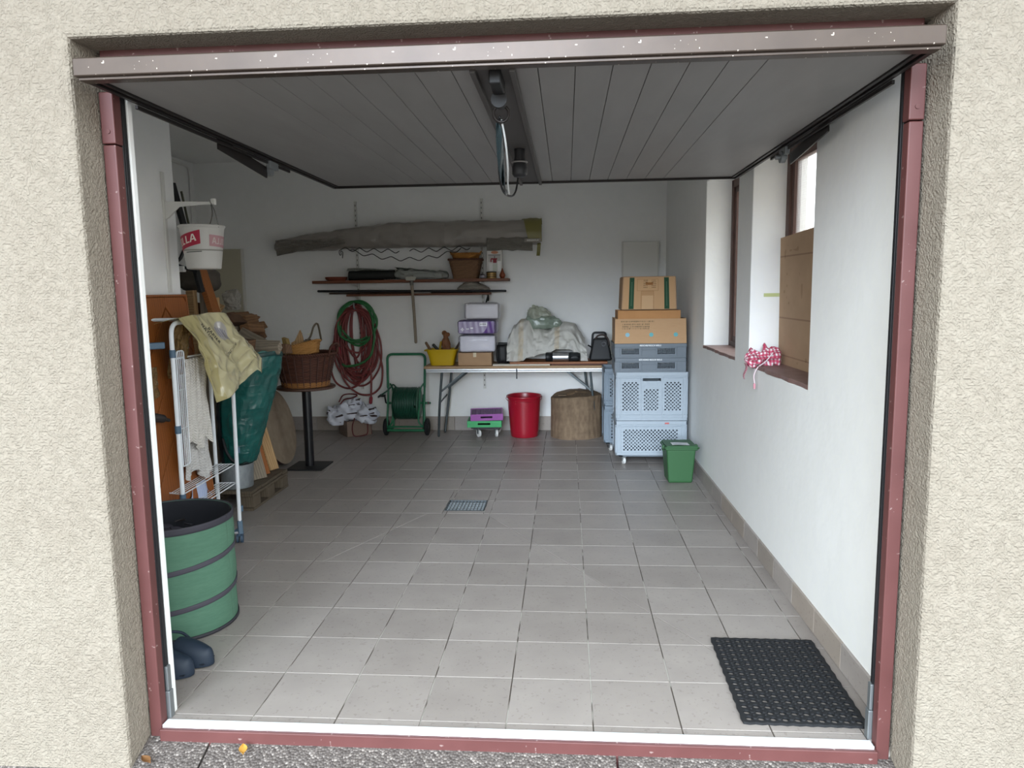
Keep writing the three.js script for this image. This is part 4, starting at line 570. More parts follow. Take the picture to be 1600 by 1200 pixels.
{ // yellow tub with tools
  const t = thing('plastic_tub', 'yellow plastic tub full of hand tools at the left end of the table', 'tub', [0.158, TT, -5.03]);
  const g = boxUV(new RoundedBoxGeometry(1, 1, 1, 6, 0.16)).translate(0, 0.5, 0), ym = mat(0xc8a614, 0.4);
  const outer = lathe([[0.001, 0], [0.93, 0], [0.95, 0.02], [0.94, 0.06], [0.97, 0.08], [1.12, 0.6], [1.28, 0.94], [1.34, 0.95], [1.34, 0.985], [1.3, 1], [1.26, 0.98], [1.08, 0.6], [0.9, 0.09], [0.001, 0.06]], 64);
  shake(outer, (q) => { const a = Math.atan2(q.z, q.x), r = Math.hypot(q.x, q.z), k = Math.pow(Math.pow(Math.abs(Math.cos(a)), 5) + Math.pow(Math.abs(Math.sin(a)), 5), -0.2); q.set(r * k * 0.124 * Math.cos(a), q.y * 0.165, r * k * 0.085 * Math.sin(a)); }); part(t, 'tub_wall', outer, ym);
  part(t, 'grip', at(span(-0.02, 0.02, 0.14, 0.158, -0.03, 0.03, 0.006), -0.165, 0, 0), ym);
  const glove = solid('leather_glove', 'brown leather work glove standing upright in the yellow tub', 'glove', M(blob(0.085, 0.2, 0.05, 0.75, 0.008, 30, 41).translate(0, 0, 0), blob(0.05, 0.09, 0.04, 0.8, 0.006, 30, 42, 28, 20).translate(-0.004, 0.16, 0), at(new THREE.TorusGeometry(0.017, 0.009, 8, 20), -0.014, 0.243, 0, 0, 0.3), at(new THREE.TorusGeometry(0.013, 0.009, 8, 20), 0.02, 0.228, 0, 0, 0.2)), mat(0x6d4324, 0.7)); glove.position.set(0.195, TT + 0.08, -5.03);
  const tool = (pos, dir, r, c, label) => { const o = thing('hand_tool', label, 'tool', pos); const d = V(...dir).normalize(), e = d.clone().multiplyScalar(0.15); part(o, 'grip', tube([[0, 0, 0], e.clone().multiplyScalar(0.3).toArray(), e.clone().multiplyScalar(0.7).toArray(), e.toArray()], r), mat(c, 0.6)); part(o, 'shank', rod([0, 0, 0], d.clone().multiplyScalar(-0.05).toArray(), r * 0.5), M_galv); };
  tool([0.07, TT + 0.095, -5.02], [-0.45, 0.8, 0.1], 0.014, 0x6e5138, 'tool with a brown wooden grip leaning out of the left of the yellow tub');
  tool([0.17, TT + 0.09, -5.0], [-0.65, 0.8, 0.1], 0.015, 0x23241f, 'tool with a dark rounded grip in the middle of the yellow tub');
  tool([0.25, TT + 0.1, -5.04], [0.35, 0.5, 0], 0.013, 0x3a2c20, 'tool with a short dark brown grip at the right of the yellow tub');
  tool([0.11, TT + 0.08, -5.06], [0.12, 0.7, -0.15], 0.013, 0xb89516, 'tool with a yellow grip inside the yellow tub');
}
{ // small box and packs
  const t = thing('cardboard_box', 'low brown cardboard box with a tape strip under the stacked white packs', 'box', [0.495, TT, -5.06], 0.02);
  part(t, 'carton', span(-0.168, 0.168, 0.001, 0.128, -0.125, 0.125, 0.003), M_card); part(t, 'tape', M(span(-0.016, 0.016, 0.085, 0.1295, 0.1245, 0.1262, 0.0005), span(-0.016, 0.016, 0.1282, 0.1295, -0.12, 0.126, 0.0004)), phys(0xd8c8a8, 0.2)); part(t, 'flap_seam', span(-0.165, 0.165, 0.1275, 0.1287, -0.0015, 0.0015, 0), mat(0x6b4d30, 0.9));
  const pack = (label, x, y, w, h, turn, m, fm, tilt) => {
    const o = thing('paper_pack', label, 'pack', [x, y, -5.05], turn); const D = 0.25;
    const g = boxUV(new RoundedBoxGeometry(w, h, D, 6, 0.035)); const sub = boxUV(new RoundedBoxGeometry(w - 0.03, h - 0.016, D - 0.02, 4, 0.02));
    part(o, 'paper_block', shake(sub, (q) => { q.y += h / 2 + tilt * q.x; }), fm);
    const hull = new THREE.SphereGeometry(1, 72, 48), f = (v) => Math.sign(v) * Math.pow(Math.abs(v), 0.28); shake(hull, (q) => { q.set(f(q.x) * w / 2, f(q.y) * h / 2, f(q.z) * D / 2); const n = 0.007 * (1 - 2 * Math.abs(noise3(q.x * 20 + q.y * 26, q.y * 12 - q.x * 14, q.z * 9, Math.round(y * 30)))) + 0.0025 * Math.sin(q.x * 130 + q.y * 40 + 3 * noise3(q.x * 8, q.y * 8, 1, 3)); q.z += n * Math.sign(q.z); q.y = Math.max(0.0015, q.y + h / 2 + n * 0.4 + tilt * q.x + (tilt ? Math.abs(tilt) * w / 2 : 0) * 0); }); part(o, 'film', hull, m);
    return o;
  };
  const white = mat(0xf0f0f2, 0.6), film = M_clear(0xf6f5fa, 0.12, 0.9);
  pack('lowest of three stacked packs, white in clear film on the low box', 0.52, TT + 0.129, 0.385, 0.178, 0.05, film, white, 0.0);
  const o = pack('middle of three stacked packs, with purple printed film', 0.525, TT + 0.309, 0.395, 0.146, -0.03, M_clear(0xc9bede, 0.12, 0.75), mat(0x9c8cb2, 0.6), 0);
  const pp = print(512, 192, (g, w, h) => { g.fillStyle = '#a99cbc'; g.fillRect(0, 0, w, h); g.fillStyle = '#5b2a86'; g.beginPath(); g.moveTo(340, h); g.quadraticCurveTo(430, 120, 410, 0); g.lineTo(w, 0); g.lineTo(w, h); g.fill(); g.fillStyle = '#e9e6ee'; g.fillRect(300, 18, 110, 56); g.fillStyle = '#4a4458'; for (let i = 0; i < 6; i++) g.fillRect(312 + i * 15, 34, 9, 16); g.fillStyle = '#f0edf4'; g.fillRect(44, 100, 22, 60); g.fillRect(30, 120, 50, 18); g.fillRect(110, 110, 40, 20); g.fillRect(170, 96, 40, 22); });
  part(o, 'printed_front', sheet((u, v) => [-0.178 + u * 0.356, 0.016 + v * 0.114, 0.134 + 0.0012 * Math.sin(u * 40 + v * 3)], 30, 6, 0.0006), mat(0xffffff, 0.3, { map: pp }), 'pale and deep purple print');
  pack('topmost of three stacked packs, white in clear film', 0.572, TT + 0.457, 0.36, 0.168, 0.03, film, mat(0xeeede9, 0.6), 0.0);
  const bag = thing('black_bag', 'small black pleated bag standing between the packs and the draped coat', 'bag', [0.765, TT + 0.001, -5.13]);
  const g = blob(0.13, 0.2, 0.14, 0.45, 0.004, 20, 51, 96, 40); shake(g, (q) => { q.z += 0.004 * Math.sin(q.x * 300); q.x += 0.003 * Math.sin(q.z * 200); }); part(bag, 'bag_body', g, mat(0x151416, 0.55)); part(bag, 'fold_top', span(-0.05, 0.05, 0.19, 0.212, -0.04, 0.04, 0.006), mat(0x1a191b, 0.6));
}
{ // boards on the table
  solid('white_board', 'long thin white board lying along the front edge of the table', 'board', span(0.68, 1.25, TT + 0.0005, TT + 0.015, -4.985, -4.885, 0.002), mat(0xd9d2c2, 0.6));
  solid('wooden_batten', 'dark red brown batten lying at the right end of the table under the plank', 'batten', turnUV(span(1.26, 1.815, TT + 0.0005, TT + 0.015, -5.0, -4.905, 0.002)), mat(0xffffff, 0.6, { map: woodMap([70, 34, 22], [104, 56, 36], 0.9, 181) }));
  solid('wooden_plank', 'long brown plank on the table under the draped coat and the black bag', 'plank', turnUV(span(0.85, 1.815, TT + 0.0155, TT + 0.034, -5.26, -4.9, 0.002)), M_woodOrange);
}
const PT = TT + 0.0345;
{ // draped coat, thermos, bags
  const cm = mat(0xffffff, 0.9, { map: tex(256, [1, 1], (u, v) => { const a = fbm(u, v, 6, 4, 191), b = fbm(u, v, 20, 3, 195), y = u > 0.14 && u < 0.2 || u > 0.6 && u < 0.66 ? 1 : 0; return mix(mix([196, 193, 184], [216, 214, 207], a), [198, 168, 122], y * 0.55 * b * (v > 0.35 ? 1 : 0.4)); }) });
  const t = thing('draped_coat', 'dirty off white coat draped over things on the right half of the table', 'coat', [0, 0, 0]);
  const top = (u) => { const x = u; const P = [[0, 1.02], [0.07, 1.12], [0.17, 1.185], [0.26, 1.19], [0.33, 1.1], [0.5, 1.07], [0.62, 1.11], [0.72, 1.145], [0.85, 1.13], [0.93, 1.05], [1, 0.98]]; let i = 0; while (i < P.length - 2 && x > P[i + 1][0]) i++; const k = (x - P[i][0]) / (P[i + 1][0] - P[i][0]), s = k * k * (3 - 2 * k); return P[i][1] + (P[i + 1][1] - P[i][1]) * s; };
  const hem = (u) => { const P = [[0, 0.775], [0.17, 0.775], [0.21, 0.778], [0.24, 0.81], [0.45, 0.85], [0.66, 0.895], [0.83, 0.885], [0.88, 0.8], [0.93, 0.775], [1, 0.775]]; let i = 0; while (i < P.length - 2 && u > P[i + 1][0]) i++; const k = (u - P[i][0]) / (P[i + 1][0] - P[i][0]); return P[i][1] + (P[i + 1][1] - P[i][1]) * k; };
  part(t, 'coat_cloth', sheet((u, v) => {
    const T = top(u), h = hem(u); let y, z; const x0 = 0.83 + 0.77 * u;
    if (v < 0.25) { const k = v / 0.25; y = 0.85 + (T - 0.85) * k; z = -5.285 + 0.02 * k; } else if (v < 0.42) { const k = (v - 0.25) / 0.17; z = -5.265 + 0.19 * k; y = T - 0.03 * Math.pow(2 * k - 1, 2) + 0.01; } else { const k = (v - 0.42) / 0.58; y = (T - 0.02) + (h - T + 0.02) * k; z = -5.075 + 0.115 * Math.pow(k, 0.7) + 0.02 * Math.sin(k * 3); }
    const f = 0.016 * Math.sin(u * 34 + 2 * noise3(u * 5, v * 3, 1, 7)) * Math.min(1, v * 1.5) * (0.4 + 0.6 * Math.abs(noise3(u * 4, v * 1.5, 5, 8))) + 0.012 * noise3(u * 9, v * 7, 2, 9) + 0.01 * noise3(u * 26, v * 14, 2, 10);
    return [x0 + 0.03 * (v > 0.42 ? (v - 0.42) : 0) * (u - 0.5) * 2 + 0.01 * noise3(u * 6, v * 6, 4, 11), Math.max(0.7745, y + 0.5 * f), Math.max(-5.29, z + f)];
  }, 150, 90, 0.0035), cm);
  for (const y of [0.99, 0.92, 0.865]) part(t, 'button', at(cyl(0.006, 0.006, 0.003, 0, 0, 0, 12), 1.02, y, -4.945 - (y > 0.95 ? 0.02 : 0), PI / 2), mat(0xb9b6ac, 0.5));
  const th = thing('vacuum_flask', 'steel vacuum flask with black ends lying on the plank under the coat hem', 'flask', [1.37, PT + 0.046, -4.955]);
  const tl = (pts) => at(lathe(pts.map(([r, x]) => [r, x]), 32), 0, 0, 0, 0, 0, -PI / 2);
  part(th, 'steel_body', tl([[0.001, -0.098], [0.042, -0.098], [0.045, -0.09], [0.045, 0.05], [0.043, 0.056], [0.045, 0.06], [0.04, 0.07], [0.001, 0.07]]), M_chrome); part(th, 'base_cap', tl([[0.001, -0.165], [0.04, -0.165], [0.0455, -0.155], [0.0455, -0.096], [0.001, -0.096]]), M_black); part(th, 'lid', tl([[0.001, 0.066], [0.043, 0.066], [0.045, 0.09], [0.045, 0.15], [0.038, 0.178], [0.001, 0.18]]), mat(0x24282a, 0.3)); part(th, 'handle', bent([[0.08, 0, 0.044], [0.1, 0.01, 0.06], [0.15, 0.01, 0.06], [0.165, 0, 0.04]], 0.006, 0.02), M_black);
  const bg = thing('plastic_bag', 'pale green translucent plastic bag heaped on top of the draped coat', 'bag', [1.18, 1.076, -5.14]);
  const g1 = blob(0.37, 0.13, 0.16, 0.75, 0.016, 20, 61, 80, 48); shake(g1, (q) => { q.y = Math.max(0.012, q.y * (1.1 - 1.2 * Math.max(0, q.x)) + 0.012); }); part(bg, 'lower_folds', g1, phys(0xa4b2a2, 0.25, { transmission: 0.35, thickness: 0 }), 'dark green lower folds');
  const g2 = blob(0.22, 0.15, 0.13, 0.7, 0.02, 24, 64, 72, 44); shake(g2, (q) => { q.x += -0.045 - 0.3 * (q.y - 0.08) * (q.x > 0 ? 1 : 0.1); q.y += 0.085; }); part(bg, 'upper_folds', g2, phys(0xcfd3c2, 0.2, { transmission: 0.5, thickness: 0 }), 'clear pale upper folds');
  const lb = thing('black_bag', 'black handbag with stiff raised handle at the right end of the table', 'bag', [1.752, PT, -5.06]);
  const lg = boxUV(new RoundedBoxGeometry(1, 1, 1, 6, 0.12)).translate(0, 0.5, 0); shake(lg, (q) => { const y = q.y; q.x *= 0.225 - 0.1 * y * y + 0.004 * noise3(q.x * 5, y * 5, 1, 70); q.z *= 0.17 - 0.07 * y; q.y *= 0.225; }); part(lb, 'bag_body', lg, mat(0x101113, 0.55));
  part(lb, 'upright_handle', bent([[-0.085, 0.11, -0.03], [-0.075, 0.275, -0.03], [0.055, 0.275, -0.03], [0.05, 0.17, -0.03]], 0.011, 0.03), M_black); part(lb, 'shoulder_strap', tube([[-0.06, 0.19, 0.035], [-0.03, 0.245, 0.045], [0.03, 0.255, 0.045], [0.07, 0.215, 0.04], [0.085, 0.15, 0.045]], 0.009), mat(0x3a2b28, 0.5)); part(lb, 'buckle', at(new THREE.TorusGeometry(0.02, 0.005, 8, 24), 0.03, 0.165, 0.062, -0.3), mat(0x77787a, 0.4, { metalness: 0.5 })); part(lb, 'side_strap', bar([-0.085, 0.13, 0.03], [-0.125, 0.155, 0.05], 0.012, 0.014), M_black);
}
// ================================================================ under the table
{
  const dx = 0.585, dz = -5.1, turn = 0.06;
  const t = thing('crate_dolly', 'small low dolly on white wheels under the table carrying folded crates', 'dolly', [dx, 0, dz], turn); part(t, 'platform', M(span(-0.15, 0.15, 0.088, 0.102, -0.13, 0.13, 0.004), span(-0.13, 0.13, 0.078, 0.09, 0.1, 0.12, 0.002)), M_black);
  for (const [x, z, a] of [[-0.075, 0.1, 0.6], [0.105, 0.1, 0.3], [-0.1, -0.1, 0.2], [0.115, -0.1, -0.7]]) caster(t, x, z, a, M_white, 0.036, 0.088);
  const fold = (label, y, h, c, c2, w, a) => {
    const o = thing('folding_crate', label, 'crate', [dx - 0.015 + (y >= 0.17 ? 0.02 : 0), y + (y >= 0.17 ? 0.014 : 0), dz + 0.01], a), m = mat(c, 0.45), D = 0.25; if (y >= 0.17) o.rotation.set(0.1, a, 0);
    part(o, 'front_wall', extrude(shape(rect(-w / 2, w / 2, 0, h), [rect(-w * 0.19, w * 0.17, h * 0.38, h * 0.66)]), 0.012, 0.002).translate(0, 0, D / 2 - 0.012), m); part(o, 'back_wall', span(-w / 2, w / 2, 0, h, -D / 2, -D / 2 + 0.012), m); for (const s of [-1, 1]) part(o, 'side_wall', span(s * w / 2 - (s > 0 ? 0.012 : 0), s * w / 2 + (s > 0 ? 0 : 0.012), 0, h, -D / 2 + 0.012, D / 2 - 0.012), m);
    const hs = []; for (let i = 0; i < 15; i++) for (let j = 0; j < 4; j++) hs.push(rect(-w / 2 + 0.03 + i * (w - 0.06) / 15, -w / 2 + 0.03 + (i + 0.55) * (w - 0.06) / 15, -0.1 + j * 0.051, -0.1 + j * 0.051 + 0.04)); part(o, 'folded_lattice', extrude(shape(rect(-w / 2 + 0.012, w / 2 - 0.012, -D / 2 + 0.012, D / 2 - 0.012), hs), 0.008, 0.001).rotateX(-PI / 2).translate(0, h - 0.014, 0), mat(c2, 0.5)); part(o, 'crate_floor', span(-w / 2 + 0.012, w / 2 - 0.012, 0, 0.006, -D / 2 + 0.012, D / 2 - 0.012), mat(c2, 0.5));
    part(o, 'ridge', span(-w / 2 + 0.02, -w * 0.22, h * 0.45, h * 0.58, D / 2 - 0.002, D / 2 + 0.002, 0.001), m); part(o, 'ridge', span(w * 0.2, w / 2 - 0.02, h * 0.45, h * 0.58, D / 2 - 0.002, D / 2 + 0.002, 0.001), m);
  };
  fold('bright green folding crate lying on the small dolly', 0.103, 0.066, 0x35a862, 0x1f5c38, 0.35, turn); fold('purple folding crate lying on the green one under the table', 0.17, 0.068, 0xa45ca8, 0x6a4a70, 0.33, turn + 0.05);
  const b = thing('plastic_bucket', 'red plastic bucket standing on the floor under the table', 'bucket', [0.98, 0, -5.05]), rm = phys(0xa01328, 0.32, { clearcoat: 0.2, clearcoatRoughness: 0.3 });
  part(b, 'bucket_wall', lathe([[0.001, 0], [0.13, 0], [0.138, 0.006], [0.145, 0.06], [0.168, 0.375], [0.172, 0.4], [0.178, 0.402], [0.182, 0.41], [0.181, 0.42], [0.175, 0.424], [0.166, 0.42], [0.164, 0.38], [0.14, 0.06], [0.132, 0.012], [0.001, 0.01]], 64), rm); part(b, 'handle_lug', M(at(span(-0.012, 0.012, 0, 0.05, 0, 0.008, 0.003), -0.085, 0.345, 0.14, -0.06, -0.55)), rm);
  part(b, 'bail', tube([[-0.178, 0.405, 0], [-0.18, 0.392, 0.05], [-0.135, 0.378, 0.135], [0, 0.372, 0.187], [0.135, 0.378, 0.135], [0.18, 0.392, 0.05], [0.178, 0.405, 0]], 0.003, { seg: 60 }), rm);
  // tree stump
  const bark = mat(0xffffff, 0.9, { map: tex(512, [1, 1], (u, v) => { const a = fbm(u, v, 10, 4, 201), s = fbm(u * 2 - Math.floor(u * 2), v * 0.25, 32, 3, 205); return mix(mix([88, 70, 54], [136, 114, 90], s), [154, 132, 106], 0.5 * a); }) }), cutM = mat(0xffffff, 0.9, { map: tex(256, [1, 1], (u, v) => { const r = Math.hypot(u - 0.5, v - 0.5), k = 0.5 + 0.5 * Math.sin(r * 170 + 6 * fbm(u, v, 6, 3, 207)); return mix([92, 72, 52], [148, 122, 92], 0.55 * k + 0.4 * fbm(u, v, 8, 3, 209)); }) });
  const s = thing('tree_stump', 'thick sawn tree stump under the right end of the table', 'stump', [1.5, 0, -5.085]);
  const R = (a, y) => 0.25 * (1 + 0.035 * Math.sin(3 * a + 1) + 0.02 * Math.sin(7 * a) + 0.012 * noise3(Math.cos(a) * 5, y * 3, Math.sin(a) * 5, 77) + 0.03 * (0.4 - y) * 0.6 + 0.006 * Math.sin(a * 26 + 3 * noise3(a * 3, y * 4, 0, 79))), H = (a) => 0.425 + 0.016 * Math.sin(a + 2.2) - 0.01 * Math.cos(2 * a);
  part(s, 'bark', sheet((u, v) => { const a = -u * 2 * PI, y = v * H(a); return [R(a, y) * Math.cos(a), y, R(a, y) * Math.sin(a)]; }, 160, 24, 0.004), bark);
  part(s, 'cut_face', sheet((u, v) => { const a = -u * 2 * PI, r = v * (R(a, 0.42) - 0.001); return [r * Math.cos(a), H(a) - 0.001 + (1 - v) * 0.012 * Math.sin(2) + 0.004 * noise3(r * 20 * Math.cos(a), r * 20 * Math.sin(a), 0, 80), r * Math.sin(a)]; }, 96, 16, 0.004), (() => { return cutM; })()); part(s, 'bark_flap', span(-0.17, -0.09, 0.428, 0.436, 0.06, 0.14, 0.002), bark);
}
// ================================================================ left of the table: reel cart, hoses, box of rags
{
  const t = thing('hose_reel_cart', 'green tubular hose reel cart with two black wheels beside the table leg', 'hose reel', [-0.245, 0, -5.1]), gm = mat(0x1d6b48, 0.4), X = 0.19;
  part(t, 'push_handle', bent([[-X - 0.005, 0.5, -0.02], [-X - 0.02, 0.835, -0.1], [X - 0.0, 0.835, -0.1], [X + 0.0, 0.5, -0.02]], 0.0135, 0.06), gm);
  for (const s of [-1, 1]) { part(t, 'side_frame', bent([[s * X, 0.52, -0.025], [s * X, 0.3, 0.03], [s * (X + 0.01), 0.09, 0.075], [s * (X - 0.03), 0.05, -0.06], [s * (X - 0.035), 0.4, -0.12]], 0.011, 0.05), gm); part(t, 'side_loop', tube([[s * (X - 0.015), 0.1, 0.07], [s * (X - 0.05), 0.15, 0.085], [s * (X - 0.05), 0.33, 0.02], [s * (X - 0.045), 0.48, -0.02], [s * (X - 0.015), 0.53, -0.04]], 0.009), gm); const w = part(t, 'wheel', at(lathe([[0.03, -0.018], [0.072, -0.02], [0.088, -0.012], [0.09, 0], [0.088, 0.012], [0.072, 0.02], [0.03, 0.018]], 32), s * (X + 0.025), 0.09, 0.03, 0, 0, PI / 2), M_rubber); part(w, 'hub', at(cyl(0.032, 0.032, 0.03, 0, -0.015, 0, 20), s * (X + 0.025), 0.09, 0.03, 0, 0, PI / 2), mat(0x2f3032, 0.5)); }
  part(t, 'axle_bar', M(rod([-X - 0.01, 0.06, 0.07], [X + 0.01, 0.06, 0.07], 0.014), rod([-X, 0.09, 0.03], [X, 0.09, 0.03], 0.009)), gm);
  for (const s of [-1, 1]) part(t, 'reel_flange', at(lathe([[0.03, -0.003], [0.165, -0.003], [0.17, 0], [0.165, 0.003], [0.03, 0.003]], 48), s * 0.125, 0.33, -0.03, 0, 0, PI / 2), mat(0x1d5a40, 0.4)); part(t, 'reel_axle', M(rod([-0.21, 0.33, -0.03], [0.24, 0.33, -0.03], 0.012), at(cyl(0.05, 0.05, 0.25, 0, -0.125, 0), 0, 0.33, -0.03, 0, 0, PI / 2)), gm); part(t, 'crank', bent([[-0.19, 0.33, -0.03], [-0.225, 0.33, -0.03], [-0.228, 0.41, 0.0], [-0.225, 0.41, 0.0]], 0.008, 0.015), M_black); part(t, 'crank_knob', at(cyl(0.014, 0.014, 0.055, 0, 0, 0), -0.222, 0.412, 0.0, 0, 0, PI / 2), M_black); part(t, 'axle_cap', at(cyl(0.014, 0.01, 0.03, 0, 0, 0), 0.215, 0.33, -0.03, 0, 0, -PI / 2), mat(0x54383a, 0.5));
  const h = thing('garden_hose', 'dark green garden hose wound on the reel of the cart', 'hose', [-0.245, 0.33, -5.13]), coils = [], pts = [];
  for (let layer = 0; layer < 2; layer++) for (let k = 0; k <= 11; k++) for (let i = 0; i < 32; i++) { const a = i / 32 * 2 * PI, r = 0.145 + layer * 0.014 + 0.002 * noise3(k, i * 0.3, layer, 5), x = (layer ? 1 : -1) * (-0.108 + (k + i / 32) * 0.018); if (Math.abs(x) < 0.112) pts.push(V(x, r * Math.sin(a), r * Math.cos(a))); }
  part(h, 'wound_hose', tubePts(pts, 0.0098, 8, false), mat(0x1c4a3a, 0.35)); part(h, 'loose_end', tube([[-0.1, 0.16, 0.02], [-0.13, 0.2, 0.05], [-0.15, 0.175, 0.08], [-0.2, 0.13, 0.1], [-0.25, 0.1, 0.1]], 0.008), mat(0x1c4a3a, 0.35)); part(h, 'nozzle', rod([-0.25, 0.1, 0.1], [-0.275, 0.08, 0.1], 0.011), M_black);
}
{ // hanging hose coils
  const red = mat(0x7e3a38, 0.5), green = mat(0x2c6e3c, 0.45);
  const loop = (cx, top, wid, bot, ph, z, r, n = 72, wig = 0.01) => { const p = []; for (let i = 0; i < n; i++) { const a = i / n * 2 * PI, s = Math.sin(a), c = Math.cos(a), y = c > 0 ? top - (1 - c) * (top - bot) * 0.42 : bot + (1 + c) * (top - bot) * 0.58 * 1; const k = 0.5 + 0.5 * (1 - (y - bot) / (top - bot)); p.push(V(cx + wid * s * (0.72 + 0.35 * k) * (1 + 0.05 * Math.sin(3 * a + ph)) + wig * Math.sin(2 * a + ph), y + wig * 0.5 * Math.sin(5 * a + ph), z + 0.012 * Math.sin(a * 2 + ph * 2))); } return tubePts(p, r, 7, true); };
  const t = thing('garden_hose', 'thick coil of dull red hose hanging on the back wall below the shelves', 'hose', [0, 0, 0]);
  const L = []; const W = [0.055, 0.08, 0.1, 0.12, 0.135, 0.15, 0.165, 0.18, 0.195, 0.21, 0.225, 0.09, 0.14, 0.17, 0.2, 0.24, 0.255]; const Bt = [0.62, 0.72, 0.56, 0.66, 0.6, 0.53, 0.62, 0.57, 0.7, 0.52, 0.6, 0.8, 0.85, 0.6, 0.66, 0.56, 0.5];
  W.forEach((w, i) => L.push(loop(-0.805 + 0.02 * Math.sin(i * 2.1) + (i > 13 ? 0.01 : 0), 1.355 - 0.004 * i, w, Bt[i], i * 1.3, -5.335 + 0.012 * (i % 5) + 0.004 * i, 0.0105)));
  for (const l of L) part(t, 'hose_loop', l, red);
  part(t, 'low_loop', tube([[-1.03, 1.0, -5.27], [-1.07, 0.85, -5.26], [-1.085, 0.7, -5.26], [-1.03, 0.53, -5.26], [-0.9, 0.47, -5.26], [-0.78, 0.52, -5.26], [-0.72, 0.66, -5.26]], 0.0105, { seg: 60 }), red); part(t, 'low_loop', tube([[-0.6, 1.0, -5.26], [-0.545, 0.8, -5.255], [-0.525, 0.65, -5.25], [-0.56, 0.48, -5.25], [-0.66, 0.405, -5.25], [-0.78, 0.41, -5.25], [-0.88, 0.48, -5.25], [-0.96, 0.6, -5.255], [-0.98, 0.85, -5.26]], 0.0105, { seg: 70 }), red);
  part(t, 'end_run', tube([[-0.66, 0.72, -5.245], [-0.645, 0.6, -5.24], [-0.65, 0.45, -5.235], [-0.655, 0.36, -5.235]], 0.0105), red); part(t, 'coupling', rod([-0.655, 0.37, -5.235], [-0.66, 0.32, -5.235], 0.018, 12), mat(0x8a2230, 0.4)); part(t, 'coupling', rod([-0.98, 0.9, -5.24], [-0.975, 0.83, -5.24], 0.016, 12), mat(0x9a2436, 0.4));
  const g = thing('garden_hose', 'green hose coil hanging with the red coil on the back wall', 'hose', [0, 0, 0]);
  for (const [w, b, top, i] of [[0.2, 0.98, 1.39, 0], [0.185, 0.93, 1.38, 1], [0.21, 0.96, 1.385, 2]]) part(g, 'hose_loop', loop(-0.78, top, w, b, i * 1.7, -5.262 + 0.016 * i, 0.0125), green); part(g, 'loose_end', tube([[-0.585, 1.1, -5.22], [-0.6, 0.95, -5.218], [-0.64, 0.82, -5.218], [-0.74, 0.74, -5.218], [-0.9, 0.71, -5.218], [-0.94, 0.73, -5.218]], 0.0125), green);
  solid('hose_hook', 'small grey wall hook behind the top of the hose coils', 'hook', M(span(-0.82, -0.76, 1.28, 1.37, BZ + 0.0005, BZ + 0.008, 0.002), bent([[-0.79, 1.31, BZ + 0.004], [-0.79, 1.31, -5.205], [-0.79, 1.37, -5.195]], 0.008, 0.03)), M_galv);
}
{ // box with rags
  const t = thing('rag_box', 'grey brown carton standing cornerwise on the floor below the hose coil', 'box', [-0.81, 0, -5.13], 0.62), gm = mat(0x7d6a5e, 0.9);
  const W = 0.26, H = 0.165; for (const [x0, x1, z0, z1] of [[-W / 2, W / 2, W / 2 - 0.006, W / 2], [-W / 2, W / 2, -W / 2, -W / 2 + 0.006], [-W / 2, -W / 2 + 0.006, -W / 2, W / 2], [W / 2 - 0.006, W / 2, -W / 2, W / 2]]) part(t, 'box_side', span(x0, x1, 0.001, H, z0, z1, 0.001), gm); part(t, 'box_bottom', span(-W / 2, W / 2, 0.001, 0.008, -W / 2, W / 2, 0.001), gm);
  part(t, 'red_strap', tube([[-0.05, H + 0.03, W / 2 + 0.012], [-0.075, 0.1, W / 2 + 0.006], [-0.06, 0.012, W / 2 + 0.012], [0.03, 0.006, W / 2 + 0.02], [0.08, 0.02, W / 2 + 0.01], [0.09, 0.1, W / 2 + 0.006], [0.085, H + 0.03, W / 2 + 0.01]], 0.006), mat(0x5e2428, 0.7), 'dark red strap loop'); part(t, 'red_strap', tube([[0.137, H + 0.02, 0.09], [0.138, 0.08, 0.1], [0.14, 0.01, 0.11]], 0.006), mat(0x5e2428, 0.7));
  const cl = thing('rag_heap', 'heap of crumpled white and dark striped rags spilling over the carton', 'rags', [-0.82, H - 0.03, -5.13]);
  const cmat = mat(0xffffff, 0.9, { map: tex(256, [1, 1], (u, v) => { const a = fbm(u, v, 5, 3, 211), b = fbm(u + 0.1 * a, v * 1, 9, 2, 213); return b > 0.68 ? [58, 44, 46] : mix([196, 200, 214], [226, 228, 236], a); }) });
  part(cl, 'rag_cloth', blob(0.42, 0.2, 0.27, 0.85, 0.05, 11, 33, 120, 72), cmat); part(cl, 'rag_cloth', at(blob(0.2, 0.19, 0.2, 0.8, 0.04, 14, 34, 72, 48), -0.17, -0.02, 0.05, 0, 0.4), cmat); part(cl, 'rag_cloth', at(blob(0.24, 0.17, 0.22, 0.8, 0.045, 13, 37, 72, 48), 0.16, -0.005, 0.06, 0, -0.3), cmat); part(cl, 'rag_cloth', at(blob(0.2, 0.1, 0.16, 0.8, 0.03, 16, 39, 64, 40), 0.0, 0.14, 0.04), cmat);
  part(cl, 'red_cord', tube([[-0.13, 0.22, 0.06], [-0.08, 0.29, 0.07], [0, 0.3, 0.05], [0.07, 0.29, 0.08], [0.02, 0.265, 0.11], [-0.06, 0.25, 0.11], [-0.1, 0.2, 0.12]], 0.007), mat(0x5e2428, 0.7));
}

